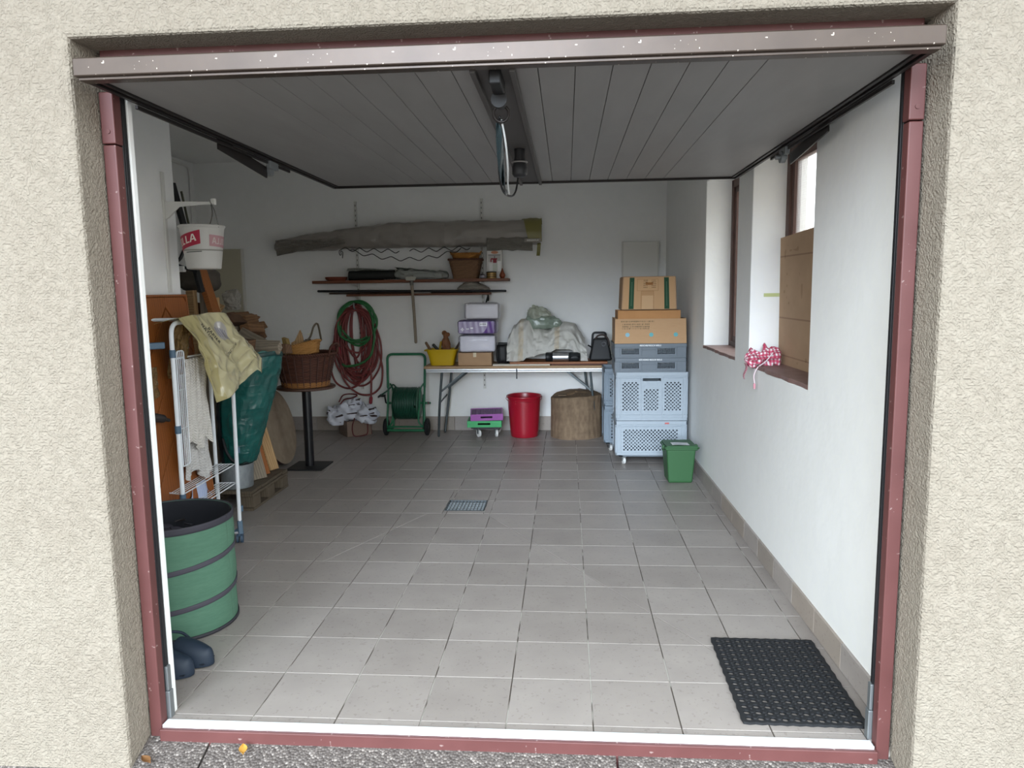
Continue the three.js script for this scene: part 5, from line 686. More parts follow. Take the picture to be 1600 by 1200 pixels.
// ================================================================ left side, from the door inwards
{ // clogs
  const cm = mat(0x1d2a3a, 0.6), sm = mat(0x9a9988, 0.6);
  const clog = (label, pos, turn) => {                              // toe towards +x, heel at the origin
    const t = thing('garden_clog', label, 'shoe', pos, turn, 'pair of navy clogs'), L = 0.255;
    const half = (u) => 0.052 * Math.pow(Math.sin(PI * Math.min(1, 0.06 + 0.94 * u)), 0.45) * (0.82 + 0.25 * u), n = 28;
    const out = []; for (let i = 0; i <= n; i++) { const u = i / n; out.push([u * L, half(u)]); } for (let i = n; i >= 0; i--) { const u = i / n; out.push([u * L, -half(u)]); }
    part(t, 'outsole', extrude(shape(out.map(([x, z]) => [0.004 + x * 0.935, z * 0.97])), 0.012, 0.003).rotateX(-PI / 2), sm, 'pale edged sole');
    const top = (u) => u > 0.93 ? 0.055 * Math.sqrt(Math.max(0.03, 1 - Math.pow((u - 0.93) / 0.075, 2))) + 0.012 : 0.067 + 0.03 * Math.sin(Math.max(0, (0.93 - u)) / 0.5 * PI * 0.5);
    part(t, 'upper', sheet((u, v) => { const k = 0.42 + 0.585 * u, a = v * PI, w = half(Math.min(1, k)) * 1.05, h = top(k); return [k * L + 0.0 * v, 0.006 + h * Math.pow(Math.sin(a), 0.6), w * Math.cos(a)]; }, 30, 24, 0.006), cm);
    part(t, 'heel_wall', sheet((u, v) => { const a = (u - 0.5) * PI * 1.15 + PI; const k = Math.max(0, Math.cos((u - 0.5) * PI * 1.15)); return [0.052 + 0.054 * Math.cos(a) + (1 - k) * 0.07, 0.014 + v * (0.052 - 0.012 * (1 - k)), 0.05 * Math.sin(a)]; }, 24, 8, 0.006), cm);
    part(t, 'insole', span(0.02, 0.24, 0.017, 0.022, -0.04, 0.04, 0.002), mat(0x131c28, 0.8));
    part(t, 'heel_strap', tube([[0.125, 0.075, 0.052], [0.08, 0.1, 0.054], [0.0, 0.11, 0.0], [0.08, 0.1, -0.054], [0.125, 0.075, -0.052]], 0.006), cm);
  };
  clog('navy garden clog with a pale sole edge, its toe nearest the open floor', [-0.27, 0.001, -0.372], -0.12);
  clog('second navy garden clog half hidden behind the door guide', [-0.31, 0.001, -0.262], -0.02);
}
{ // pop-up garden bag
  const t = thing('garden_bag', 'green round pop-up garden waste bag with dark spiral bands inside the left door post', 'bag', [-0.365, 0, -0.745]), R = 0.247, H = 0.5;
  const gm = mat(0xffffff, 0.8, { map: tex(256, [0.5, 0.25], (u, v) => { const a = fbm(u, v, 6, 4, 221), b = fbm(u, v, 40, 2, 223), s = 0; return [68 + 14 * a + 8 * b + s, 106 + 14 * a + 8 * b + s, 86 + 12 * a + 8 * b + s]; }) });
  const rr = (a, y) => R * (1 + 0.012 * Math.sin(3 * a + y * 8) + 0.008 * Math.sin(y * 34) + 0.006 * noise3(Math.cos(a) * 4, y * 9, Math.sin(a) * 4, 90));
  part(t, 'fabric_wall', sheet((u, v) => { const a = -u * 2 * PI, y = 0.006 + v * (H - 0.006), r = rr(a, y); return [r * Math.cos(a), y, r * Math.sin(a)]; }, 120, 40, 0.003), gm);
  part(t, 'lining', sheet((u, v) => { const a = u * 2 * PI, y = 0.02 + v * (H - 0.02), r = rr(a, y) - 0.006; return [r * Math.cos(a), y, r * Math.sin(a)]; }, 90, 20, 0.002), mat(0x1c1d24, 0.8)); part(t, 'bag_floor', cyl(R - 0.01, R - 0.01, 0.012, 0, 0.002, 0, 48), mat(0x22251f, 0.9));
  const dm = mat(0x43404a, 0.7), band = (y0, y1, turns, w, a0) => sheet((u, v) => { const a = -(a0 + u * turns * 2 * PI), y = y0 + (y1 - y0) * u + (v - 0.5) * w; const r = rr(a, y) + 0.004; return [r * Math.cos(a), y, r * Math.sin(a)]; }, Math.round(70 * turns), 3, 0.004);
  part(t, 'spiral_band', band(0.085, 0.475, 2.25, 0.022, -PI * 0.93), dm); part(t, 'rim_band', sheet((u, v) => { const a = -u * 2 * PI, r = rr(a, H) + 0.004; return [r * Math.cos(a), H - 0.026 + v * 0.03, r * Math.sin(a)]; }, 96, 3, 0.006), mat(0x34323b, 0.7)); part(t, 'base_band', sheet((u, v) => { const a = -u * 2 * PI, r = rr(a, 0) + 0.006; return [r * Math.cos(a), 0.002 + v * 0.014, r * Math.sin(a)]; }, 96, 2, 0.006), mat(0x2e2d34, 0.7));
  const c = thing('bag_waste', 'dark dry garden waste inside the green pop-up bag', 'garden waste', [-0.365, 0.015, -0.745]);
  part(c, 'waste_heap', shake(lathe([[0.232, 0], [0.234, 0.3], [0.2, 0.35], [0.1, 0.375], [0.001, 0.385]].map(([r, y]) => [r, y]), 48), (q) => { if (q.y > 0.29) q.y += 0.04 * noise3(q.x * 18, q.y * 10, q.z * 18, 93); }), mat(0x24222a, 0.9)); for (let i = 0; i < 14; i++) { const a = rnd(0, 6.28), r = rnd(0.02, 0.19); part(c, 'dry_leaf', at(sheet((u, v) => { const w = Math.sin(Math.min(1, v * 1.02) * PI) * 0.02; return [(u - 0.5) * 2 * w, 0.006 * Math.pow((u - 0.5) * 2, 2), (v - 0.5) * 0.07]; }, 6, 8, 0.001), r * Math.cos(a), 0.405 + rnd(-0.01, 0.02), r * Math.sin(a), rnd(-0.5, 0.5), rnd(0, 6), rnd(-0.5, 0.5)), mat([0x2e2b34, 0x3a3434, 0x26272e][i % 3], 0.8)); }
  part(c, 'paper_scrap', at(span(-0.018, 0.018, 0, 0.012, -0.014, 0.014, 0.003), 0.09, 0.42, 0.06, 0.3, 0.4), mat(0xb9bcc2, 0.7));
}
{ // leaning panel with chevron boards
  const t = thing('panelled_door_leaf', 'orange brown wooden panel of slanting boards leaning on the white wall behind the drying rack', 'panel', [-0.722, 0, -1.36]);
  const lean2 = (g) => { g.rotateY(PI / 2); const p = g.attributes.position; for (let i = 0; i < p.count; i++) { const y = p.getY(i); p.setX(i, p.getX(i) + 0.07 * (1 - y / 1.49)); p.setZ(i, p.getZ(i) - 0.08 * (1 - y / 1.49)); } g.computeVertexNormals(); return g; };   // local x runs to -z
  const W = 0.58, H = 1.488, m = mat(0xffffff, 0.5, { map: woodMap([122, 66, 24], [156, 90, 38], 0.9, 231) }), x0 = -0.29 + 0.0;
  part(t, 'backing', lean2(span(x0, x0 + W, 0.002, H, -0.014, -0.002, 0.002)), mat(0x4a2a12, 0.7)); part(t, 'edge_strip', lean2(M(span(x0, x0 + 0.012, 0.002, H, -0.014, 0.014, 0.002), span(x0 + W - 0.012, x0 + W, 0.002, H, -0.014, 0.014, 0.002), span(x0, x0 + W, H - 0.012, H, -0.014, 0.014, 0.002))), m);
  const clipH = (p, a, b, c) => { const o = []; for (let i = 0; i < p.length; i++) { const A = p[i], B = p[(i + 1) % p.length], s = a * A[0] + b * A[1] - c, q = a * B[0] + b * B[1] - c; if (s >= 0) o.push(A); if (s * q < 0) { const k = s / (s - q); o.push([A[0] + (B[0] - A[0]) * k, A[1] + (B[1] - A[1]) * k]); } } return o; };
  const mid = 0.055, sl = 1.15, step = 0.285;
  for (const s of [-1, 1]) for (let k = -2; k < 8; k++) { const ya = k * step, yb = ya + step - 0.012; const xa = s < 0 ? x0 + 0.013 : mid + 0.002, xb = s < 0 ? mid - 0.002 : x0 + W - 0.013, Y = (x, y) => y + (k % 2 ? 1 : 1) * (mid - x) * s * sl * 1; let p = [[xa, Y(xa, ya)], [xb, Y(xb, ya)], [xb, Y(xb, yb)], [xa, Y(xa, yb)]]; p = clipH(clipH(p, 0, 1, 0.004), 0, -1, -(H - 0.014)); if (p.length > 2) part(t, 'board', lean2(extrude(shape(p), 0.013, 0.003).translate(0, 0, -0.002)), m); }
}
const M_rack = mat(0xe4e8ec, 0.35), M_rackBlue = mat(0x4c6478, 0.5);
{ // clothes drying rack
  const t = thing('drying_rack', 'white tubular clothes drying rack with blue grey joints along the left wall', 'drying rack', [0, 0, 0]);
  const A = [-0.575, -1.215], B = [-0.56, -1.84], C = [-0.71, -1.86];
  part(t, 'frame_tube', bent([[A[0], 0.05, A[1]], [A[0], 1.345, A[1]], [B[0], 1.345, B[1]], [B[0], 0.1, B[1] + 0.03]], 0.0115, 0.07, 12), M_rack); part(t, 'rear_tube', bent([[C[0], 0.03, C[1]], [C[0], 1.3, C[1]], [B[0] - 0.02, 1.335, B[1] + 0.05]], 0.0115, 0.05, 12), M_rack);
  part(t, 'wing_bar', bent([[-0.73, 1.36, -1.02], [-0.715, 1.36, -1.3], [-0.6, 1.352, -1.52]], 0.009, 0.08), M_rack); part(t, 'wing_joint', bar([-0.605, 1.235, -1.2], [-0.71, 1.235, -1.08], 0.022, 0.034, 0.006), M_rackBlue, 'blue grey plastic arm'); part(t, 'foot_bar', rod([C[0], 0.04, C[1]], [B[0], 0.055, B[1] + 0.04], 0.009), M_rack); part(t, 'foot_bar', rod([C[0] + 0.02, 0.04, -1.4], [C[0], 0.04, C[1]], 0.009), M_rack);
  for (const y of [0.38, 0.74, 1.12]) part(t, 'joint', cyl(0.0155, 0.0155, 0.035, B[0], y - 0.2, B[1] + 0.012 * (1.1 - y), 12), M_rackBlue); for (const y of [0.42, 0.78, 1.17]) part(t, 'joint', cyl(0.0155, 0.0155, 0.04, A[0], y, A[1], 12), M_rackBlue);
  part(t, 'caster_leg', M(bar([B[0], 0.13, B[1] + 0.03], [B[0] + 0.008, 0.03, B[1] + 0.04], 0.03, 0.022, 0.006), bar([B[0], 0.08, B[1] + 0.03], [B[0] - 0.07, 0.035, B[1] + 0.02], 0.018, 0.018, 0.005)), M_rackBlue); for (const s of [-1, 1]) part(t, 'wheel', at(cyl(0.026, 0.026, 0.014, 0, -0.007, 0, 20), B[0] + 0.008 + s * 0.013, 0.0265, B[1] + 0.055, 0, 0.3, PI / 2), mat(0x3b4f63, 0.5));
  for (const y of [0.335, 0.45]) { const s = part(t, 'wire_shelf', bent([[A[0] - 0.015, y, A[1] - 0.03], [C[0] + 0.02, y + 0.01, A[1] - 0.03], [C[0] + 0.02, y + 0.02, C[1] + 0.03], [B[0] - 0.02, y + 0.02, B[1]], [A[0] - 0.015, y, A[1] - 0.03]], 0.0035, 0.02, 6), M_rack); for (let k = 1; k < 6; k++) part(s, 'shelf_wire', rod([A[0] - 0.015 - k * 0.018, y + 0.003, A[1] - 0.03], [A[0] - 0.01 - k * 0.02, y + 0.022, B[1] + 0.01], 0.0022, 6), M_rack); }
  const f = part(t, 'folded_shelf', bent([[A[0] + 0.0, 0.6, A[1] - 0.028], [A[0] + 0.004, 1.2, A[1] - 0.028], [A[0] + 0.004, 1.2, A[1] - 0.1], [A[0], 0.6, A[1] - 0.1], [A[0], 0.6, A[1] - 0.028]], 0.0035, 0.02, 6), M_rack); for (let k = 1; k < 4; k++) part(f, 'shelf_wire', rod([A[0] + 0.001, 0.6, A[1] - 0.028 - k * 0.018], [A[0] + 0.004, 1.2, A[1] - 0.028 - k * 0.018], 0.0022, 6), M_rack); for (let k = 1; k < 3; k++) part(f, 'shelf_wire', rod([A[0] + 0.004, 0.6 + k * 0.2, A[1] - 0.028], [A[0] + 0.004, 0.6 + k * 0.2, A[1] - 0.1], 0.0018, 6), M_rack);
  part(t, 'hanger_rail', rod([A[0] - 0.02, 1.16, A[1] - 0.02], [B[0] - 0.02, 1.16, B[1] + 0.02], 0.005), M_rack);
  const wf = (c0, c1, s) => mat(0xffffff, 0.95, { map: tex(128, [0.3, 0.12], (u, v) => mix(c0, c1, 0.5 + 0.3 * Math.sin(v * 2 * PI * 8) * Math.sin(u * 2 * PI * 16) + 0.3 * (fbm(u, v, 16, 2, s) - 0.5))), bumpMap: tex(128, [0.3, 0.12], (u, v) => 128 + 120 * Math.sin(v * 2 * PI * 8) * Math.sin(u * 2 * PI * 16), false), bumpScale: 0.004 });
  const towel = (label, x, za, zb, ya, yb, s, m, skew) => { const o = thing('towel', label, 'towel', [0, 0, 0]); const g = sheet((u, v) => { const z = za + (zb - za) * u + skew * v * (u - 0.3), f = 0.012 * Math.sin(u * 17 + s) + 0.008 * Math.sin(u * 41 + s * 2 + v * 3) + 0.012 * noise3(u * 5, v * 5, s, 95); return [x + f * (0.3 + 0.7 * v), ya + (yb - ya) * v - 0.03 * v * Math.sin(u * 9 + s) - 0.05 * v * u * (s % 2), z]; }, 60, 50, 0.005); { const uv = g.attributes.uv; for (let i = 0; i < uv.count; i++) uv.setXY(i, uv.getX(i) * Math.abs(zb - za), uv.getY(i) * Math.abs(yb - ya)); } part(o, 'towel_cloth', g, m); };
  towel('long pale waffle towel hanging on the drying rack, the lower one', -0.612, -1.33, -1.6, 1.15, 0.53, 1, wf([176, 172, 168], [208, 206, 204], 241), 0.0); towel('shorter knitted cream towel hanging over the long towel on the rack', -0.578, -1.33, -1.55, 1.15, 0.68, 4, wf([186, 180, 172], [222, 218, 212], 245), 0.04);
  const o = thing('striped_cloth', 'pale blue striped cloth hanging low on the drying rack above the garden bag', 'cloth', [0, 0, 0]); part(o, 'cloth', sheet((u, v) => [-0.655 + 0.012 * Math.sin(u * 12), 0.34 + 0.1 * Math.sin(u * PI * 0.8) - v * 0.25, -1.38 - 0.3 * u + 0.01 * noise3(u * 5, v * 4, 1, 97)], 40, 24, 0.004), mat(0xffffff, 0.9, { map: tex(128, [0.1, 1], (u, v) => { const s = Math.sin(u * 2 * PI * 4 + 2 * fbm(u, v, 4, 2, 249)); return s > 0.2 ? [206, 214, 232] : [150, 164, 200]; }) }));
}
{ // yellow plastic bag over the rack
  const pm = print(512, 512, (g, w, h) => {
    g.fillStyle = '#e8dfb6'; g.fillRect(0, 0, w, h); g.fillStyle = '#d6ca92'; g.fillRect(0, 0, 140, h); g.fillStyle = '#3f3c26'; g.save(); g.translate(150, 110); g.rotate(1.25); g.font = 'bold 30px sans-serif'; g.fillText('NATUR', 0, 0, 110); g.fillText('PAPIER', 40, -34, 100); g.restore(); g.save(); g.translate(250, 330); g.rotate(-0.45); g.font = 'bold 26px sans-serif'; g.fillText('MÜNCHEN', 0, 0, 120); g.restore();
    g.fillStyle = '#d6d2cc'; g.beginPath(); g.ellipse(300, 170, 46, 58, 0.4, 0, 7); g.fill(); g.fillStyle = '#a9a8bc'; for (let i = 0; i < 5; i++) g.fillRect(268 + i * 14, 140 + i * 8, 7, 60); g.fillStyle = '#2d333c'; g.save(); g.translate(455, 235); g.rotate(-0.16); g.beginPath(); g.ellipse(0, 0, 17, 58, 0, 0, 7); g.fill(); g.restore();
  });
  const t = thing('plastic_bag', 'large yellowish translucent plastic bag with dark print draped over the drying rack', 'bag', [0, 0, 0]);
  const m = phys(0xffffff, 0.16, { map: pm, transmission: 0.4, thickness: 0, clearcoat: 1, clearcoatRoughness: 0.12 });
  const topY = (u) => 1.365 + 0.018 * Math.sin(u * 2.4) - 0.1 * Math.pow(Math.max(0, u - 0.78) / 0.22, 2), botY = (u) => { const P = [[0, 1.12], [0.1, 1.0], [0.16, 0.9], [0.3, 0.905], [0.42, 0.93], [0.62, 0.97], [0.78, 1.01], [0.84, 1.02], [0.92, 0.99], [1, 1.06]]; let i = 0; while (i < P.length - 2 && u > P[i + 1][0]) i++; const k = (u - P[i][0]) / (P[i + 1][0] - P[i][0]); return P[i][1] + (P[i + 1][1] - P[i][1]) * k; };
  part(t, 'front_fall', sheet((u, v) => {
    const zt = -1.22 - 0.62 * u, zb = -1.36 - 0.72 * u; let k, y, z, x;
    if (v < 0.12) { k = v / 0.12; x = -0.68 + 0.13 * k; y = topY(u) - 0.03 * (1 - k); z = zt; } else { k = (v - 0.12) / 0.88; x = -0.548 + 0.045 * Math.sin(k * 2.4) + 0.03 * k; y = topY(u) + (botY(u) - topY(u)) * k; z = zt + (zb - zt) * k; }
    const cr = 0.02 * noise3(u * 4, v * 2.5, 1, 101) + 0.01 * (1 - Math.abs(noise3(u * 7 + v * 4, v * 3 - u * 3, 2, 102))) + 0.0035 * (1 - Math.abs(noise3(u * 16 - v * 8, v * 7 + u * 5, 3, 103))) + 0.016 * Math.sin(u * 13 + 3 * v) * k + 0.012 * (1 - 2 * Math.abs(noise3(u * 5 - v * 3, v * 6 + u * 2, 9, 106))) * Math.min(1, k * 2); return [x + cr, y + 0.3 * cr, z + 0.4 * cr];
  }, 110, 110, 0.0016), m);
  { const uv = t.children[0].geometry.attributes.uv; for (let i = 0; i < uv.count; i++) uv.setY(i, 1 - uv.getY(i)); }
  part(t, 'side_fall', sheet((u, v) => { const cr = 0.012 * noise3(u * 6, v * 8, 5, 104) + 0.012 * Math.sin(u * 14 + v * 5); return [-0.6 + cr - 0.02 * v + 0.03 * u, 1.33 - 0.27 * v + 0.02 * u, -1.26 - 0.15 * u + 0.02 * v + cr]; }, 30, 40, 0.0016), phys(0x9c7c4e, 0.16, { transmission: 0.45, thickness: 0, bumpMap: crumple, bumpScale: 0.01 }), 'brownish clear side of the bag'); part(t, 'hanging_tip', sheet((u, v) => { const cr = 0.01 * noise3(u * 6, v * 8, 6, 105); return [-0.64 + cr - 0.03 * v, 1.13 - 0.21 * v * (1 - 0.3 * u), -1.09 - 0.02 * (1 - v) - 0.15 * u * (0.4 + 0.6 * v)]; }, 20, 24, 0.0016), phys(0x9c7c4e, 0.16, { transmission: 0.4, thickness: 0, bumpMap: crumple, bumpScale: 0.01 }));
  const k = solid('dark_umbrella', 'dark folded umbrella end poking out under the brownish film by the door post', 'umbrella', M(tube([[-0.69, 0.93, -1.02], [-0.66, 0.885, -1.12], [-0.645, 0.86, -1.2]], 0.022), rod([-0.645, 0.86, -1.2], [-0.635, 0.845, -1.24], 0.01)), mat(0x2a2422, 0.6));
}
// ---------------------------------------------------------------- bucket on a bracket
{
  const t = thing('wall_bracket', 'white shelf bracket on a wall rail at the end of the left wall', 'bracket', [-0.75, 1.5, -1.545]);
  part(t, 'rail', span(0.0005, 0.012, 0, 0.64, -0.0125, 0.0125, 0.002), M_rail); part(t, 'arm', extrude(shape([[0.012, 0.455], [0.012, 0.485], [0.285, 0.478], [0.285, 0.466], [0.09, 0.455], [0.03, 0.4], [0.012, 0.39]]), 0.012, 0.002).translate(0, 0, -0.006), M_rail); part(t, 'arm_tip', span(0.27, 0.292, 0.462, 0.495, -0.012, 0.012, 0.003), M_rail);
  const p1 = print(512, 200, (g, w, h) => { g.fillStyle = '#a01434'; g.fillRect(0, 0, w, h); g.fillStyle = '#d9cfc4'; g.font = 'bold 150px sans-serif'; g.textAlign = 'center'; g.textBaseline = 'middle'; g.fillText('BILLA', w / 2, h / 2 - 8, w - 30); }), p2 = print(512, 200, (g, w, h) => { g.fillStyle = '#b08488'; g.fillRect(0, 0, w, h); g.fillStyle = '#c0b2ac'; g.font = 'bold 150px sans-serif'; g.textAlign = 'center'; g.textBaseline = 'middle'; g.translate(w, 0); g.scale(-1, 1); g.fillText('BILLA', w / 2, h / 2, w - 30); });
  const b = thing('hanging_bucket', 'white plastic bucket with a red label hanging from the white bracket', 'bucket', [-0.556, 1.622, -1.57]), wm = phys(0xd6d4ce, 0.4, { transmission: 0.3, thickness: 0 });
  const rad = (y) => 0.0885 + 0.027 * y / 0.23;
  part(b, 'bucket_wall', lathe([[0.001, 0], [0.082, 0], [0.0885, 0.006], [0.1135, 0.212], [0.116, 0.222], [0.121, 0.224], [0.121, 0.232], [0.116, 0.235], [0.112, 0.23], [0.11, 0.212], [0.085, 0.01], [0.001, 0.008]], 48), wm); part(b, 'crease', lathe([[rad(0.098) + 0.0006, 0.096], [rad(0.1) + 0.0014, 0.1], [rad(0.104) + 0.0006, 0.104]], 48), mat(0x8a8880, 0.6));
  const lab = (a0, a1, y0, y1, m, tilt) => sheet((u, v) => { const a = a0 + (a1 - a0) * u, y = y0 + (y1 - y0) * v + tilt * (u - 0.5), r = rad(y) + 0.0012; return [r * Math.sin(a), y, r * Math.cos(a)]; }, 24, 4, 0.0008); part(b, 'red_label', lab(-1.5, 0.36, 0.108, 0.18, null, 0.05), mat(0xffffff, 0.5, { map: p1 }), 'red label with white letters'); part(b, 'faded_label', lab(0.78, 2.1, 0.116, 0.176, null, -0.01), mat(0xffffff, 0.5, { map: p2 }), 'pale label showing through'); part(b, 'dark_line', lab(-0.5, 0.4, 0.088, 0.0925, null, 0.004), mat(0x4a4844, 0.6));
  part(b, 'wire_bail', tube([[-0.02, 0.222, -0.116], [0.02, 0.3, -0.09], [0.052, 0.362, -0.01], [0.068, 0.3595, 0.026], [0.104, 0.3, 0.05], [0.112, 0.222, 0.035]], 0.0026, { seg: 50 }), mat(0x77756f, 0.4, { metalness: 0.5 }));
}
{ // dark frame and conduit in the alcove
  const m = mat(0x121214, 0.5), t = thing('metal_frame', 'dark metal frame leaning behind the hanging bucket', 'frame', [0, 0, 0]);
  part(t, 'strut', bar([-1.3, 2.25, -2.68], [-1.1, 1.5, -2.6], 0.035, 0.03), m); part(t, 'strut', bar([-1.26, 2.2, -2.72], [-1.11, 1.52, -2.64], 0.012, 0.012), mat(0x4a4a36, 0.5)); part(t, 'curved_brace', tube([[-1.28, 1.98, -2.6], [-1.31, 1.84, -2.58], [-1.29, 1.72, -2.58], [-1.24, 1.72, -2.58], [-1.2, 1.8, -2.6]], 0.012), m); part(t, 'cross_strut', bar([-1.29, 1.7, -2.58], [-1.12, 1.64, -2.6], 0.02, 0.02), m); part(t, 'end_cap', span(-1.24, -1.2, 1.64, 1.68, -2.6, -2.56, 0.004), M_white);
  solid('wall_conduit', 'white conduit pipe bending down the dark left wall', 'pipe', M(bent([[-2.485, 2.81, -4.3], [-2.485, 2.8, -5.25], [-2.485, 1.2, -5.25]], 0.014, 0.09), span(-2.5, -2.475, 2.2, 2.225, -5.275, -5.225), span(-2.5, -2.475, 2.78, 2.805, -4.6, -4.55)), M_white);
}
// ---------------------------------------------------------------- pallets, tub, sack, planks, wood
const M_pallet = mat(0xb0aaa2, 0.9, { map: woodGrey });
function pallet(label, x0, x1, z0, z1) {
  const t = thing('pallet', label, 'pallet', [0, 0, 0]); const n = 7, w = 0.09, gap = ((z1 - z0) - n * w) / (n - 1);
  for (let i = 0; i < n; i++) part(t, 'deck_board', span(x0, x1 - rnd(0, 0.015), 0.118, 0.138, z0 + i * (w + gap), z0 + i * (w + gap) + w, 0.003), M_pallet);
  for (const k of [0, 0.5, 1]) { const x = x0 + (x1 - x0 - 0.09) * k; part(t, 'stringer_board', span(x, x + 0.09, 0.098, 0.117, z0, z1, 0.003), M_pallet); for (const j of [0, 0.5, 1]) { const z = z0 + 0.01 + (z1 - z0 - 0.14) * j; part(t, 'block', span(x, x + 0.09, 0.02, 0.097, z, z + 0.12, 0.004), M_pallet); } part(t, 'skid', span(x, x + 0.09, 0.001, 0.019, z0, z1, 0.003), M_pallet); }
}
pallet('weathered wooden pallet carrying the zinc tub and leaning boards', -1.5, -0.74, -3.06, -2.41);
pallet('second wooden pallet behind the first one under the firewood', -2.05, -1.22, -4.3, -3.3);
{
  const t = thing('zinc_tub', 'grey zinc tub standing on the pallet below the green sack', 'tub', [-0.905, 0.139, -2.55]); part(t, 'tub_wall', lathe([[0.001, 0], [0.104, 0], [0.106, 0.004], [0.114, 0.16], [0.118, 0.164], [0.116, 0.17], [0.11, 0.168], [0.1, 0.01], [0.001, 0.008]], 40), mat(0xffffff, 0.45, { metalness: 0.55, map: tex(128, 0.2, (u, v) => { const a = fbm(u, v, 8, 3, 251); return [140 + 30 * a, 146 + 30 * a, 150 + 30 * a]; }) }));
  // tarpaulin sack
  const s = thing('tarpaulin_sack', 'tall dark green tarpaulin sack full of firewood behind the drying rack', 'sack', [0, 0, 0]);
  const sec = (v) => { const P = [[0, -0.885, 0.33, 0.06, 0.06], [0.05, -0.885, 0.318, 0.11, 0.1], [0.3, -0.86, 0.5, 0.15, 0.14], [0.6, -0.82, 0.75, 0.186, 0.17], [0.85, -0.765, 0.98, 0.2, 0.185], [1, -0.745, 1.09, 0.198, 0.18]]; let i = 0; while (i < P.length - 2 && v > P[i + 1][0]) i++; const k = (v - P[i][0]) / (P[i + 1][0] - P[i][0]); return P[i].map((a, j) => a + (P[i + 1][j] - a) * k); };
  const surf = (g) => (u, v) => { const [, cx, y, rx, rz] = sec(v), a = -u * 2 * PI, n = 1 + g * (0.05 * noise3(Math.cos(a) * 3, y * 6, Math.sin(a) * 3, 111) + 0.035 * noise3(Math.cos(a) * 7, y * 14, Math.sin(a) * 7, 112) + 0.02 * noise3(Math.cos(a) * 9, y * 34, Math.sin(a) * 9, 114)); return [cx + rx * n * Math.cos(a), y + 0.012 * Math.sin(3 * a) * v + (v > 0.97 ? 0.012 * noise3(Math.cos(a) * 5, 1, Math.sin(a) * 5, 115) : 0), -2.56 + rz * n * Math.sin(a)]; };
  const tm = phys(0xffffff, 0.32, { map: tex(256, [0.35, 0.35], (u, v) => { const a = fbm(u, v, 6, 4, 255); return [16 + 10 * a, 76 + 26 * a, 72 + 24 * a]; }), clearcoat: 0.4, clearcoatRoughness: 0.25, bumpMap: crumple, bumpScale: 0.006 });
  part(s, 'tarpaulin', sheet(surf(1), 110, 90, 0.003), tm); part(s, 'rim_hem', sheet((u, v) => { const p = surf(1)(u, 0.97); return [p[0] + (p[0] + 0.745) * 0.03, p[1] - 0.012 + v * 0.03, p[2] + (p[2] + 2.56) * 0.03]; }, 90, 3, 0.006), mat(0x0e3a38, 0.4));
  part(s, 'dark_strap', sheet((u, v) => { const y = 0.33 + 0.5 * v, q = surf(1)(0.56 + u * 0.085 + 0.02 * (1 - v), 0.06 + 0.66 * v); return [q[0] - 0.005, q[1], q[2] + 0.009]; }, 6, 40, 0.004), mat(0x0d1620, 0.6), 'dark strap along the left side'); part(s, 'hem_cord', tube(Array.from({ length: 17 }, (_, i) => { const q = surf(1)(0.53 + i * 0.024, 0.05 + 0.02 * Math.sin(i)); return [q[0], q[1] - 0.004, q[2] + 0.008]; }), 0.006), mat(0x0d2422, 0.6)); part(s, 'carry_loop', tube([[-0.93, 0.5, -2.42], [-0.9, 0.42, -2.4], [-0.87, 0.36, -2.41], [-0.85, 0.34, -2.43]], 0.011), mat(0x0c1216, 0.6));
}
solid('leaning_board', 'tan sawn board leaning from the pallet towards the woodpile, beside the round disc', 'board', bar([-0.835, 0.14, -3.02], [-1.02, 0.72, -3.1], 0.09, 0.028, 0.003), M_woodPale);
solid('leaning_board', 'grey weathered board leaning at the front of the pallet behind the rack tube', 'board', bar([-0.83, 0.14, -2.74], [-0.965, 0.6, -2.82], 0.12, 0.03, 0.003), M_woodGrey);
solid('leaning_board', 'narrow tan board leaning between the grey board and the tan board', 'board', bar([-0.835, 0.14, -2.88], [-1.0, 0.66, -2.95], 0.06, 0.025, 0.003), mat(0xffffff, 0.7, { map: woodOrange }));
{ // round slab
  const t = thing('round_slab', 'large round wooden slab with a dark bark edge leaning beside the bistro table', 'wooden disc', [-1.09, 0.338, -3.74]); t.rotation.set(0, 0, 0.22);
  const face = mat(0xffffff, 0.75, { map: tex(256, [0.6, 0.6], (u, v) => mix([128, 110, 92], [164, 148, 128], 0.6 * fbm(u, v, 4, 4, 261) + 0.4 * fbm(u * 1, v, 16, 2, 263))) });
  part(t, 'disc_face', at(boxUV(lathe([[0.001, 0], [0.322, 0], [0.328, 0.006], [0.328, 0.016], [0.001, 0.016]], 72)), 0.012, 0, 0, 0, 0, -PI / 2), face); part(t, 'dark_edge', at(lathe([[0.001, -0.05], [0.3, -0.05], [0.325, -0.035], [0.334, 0.0], [0.33, 0.012], [0.322, 0.014], [0.001, 0.0]], 72), 0.012, 0, 0, 0, 0, -PI / 2), mat(0x2e1712, 0.5), 'dark bark edge');
}
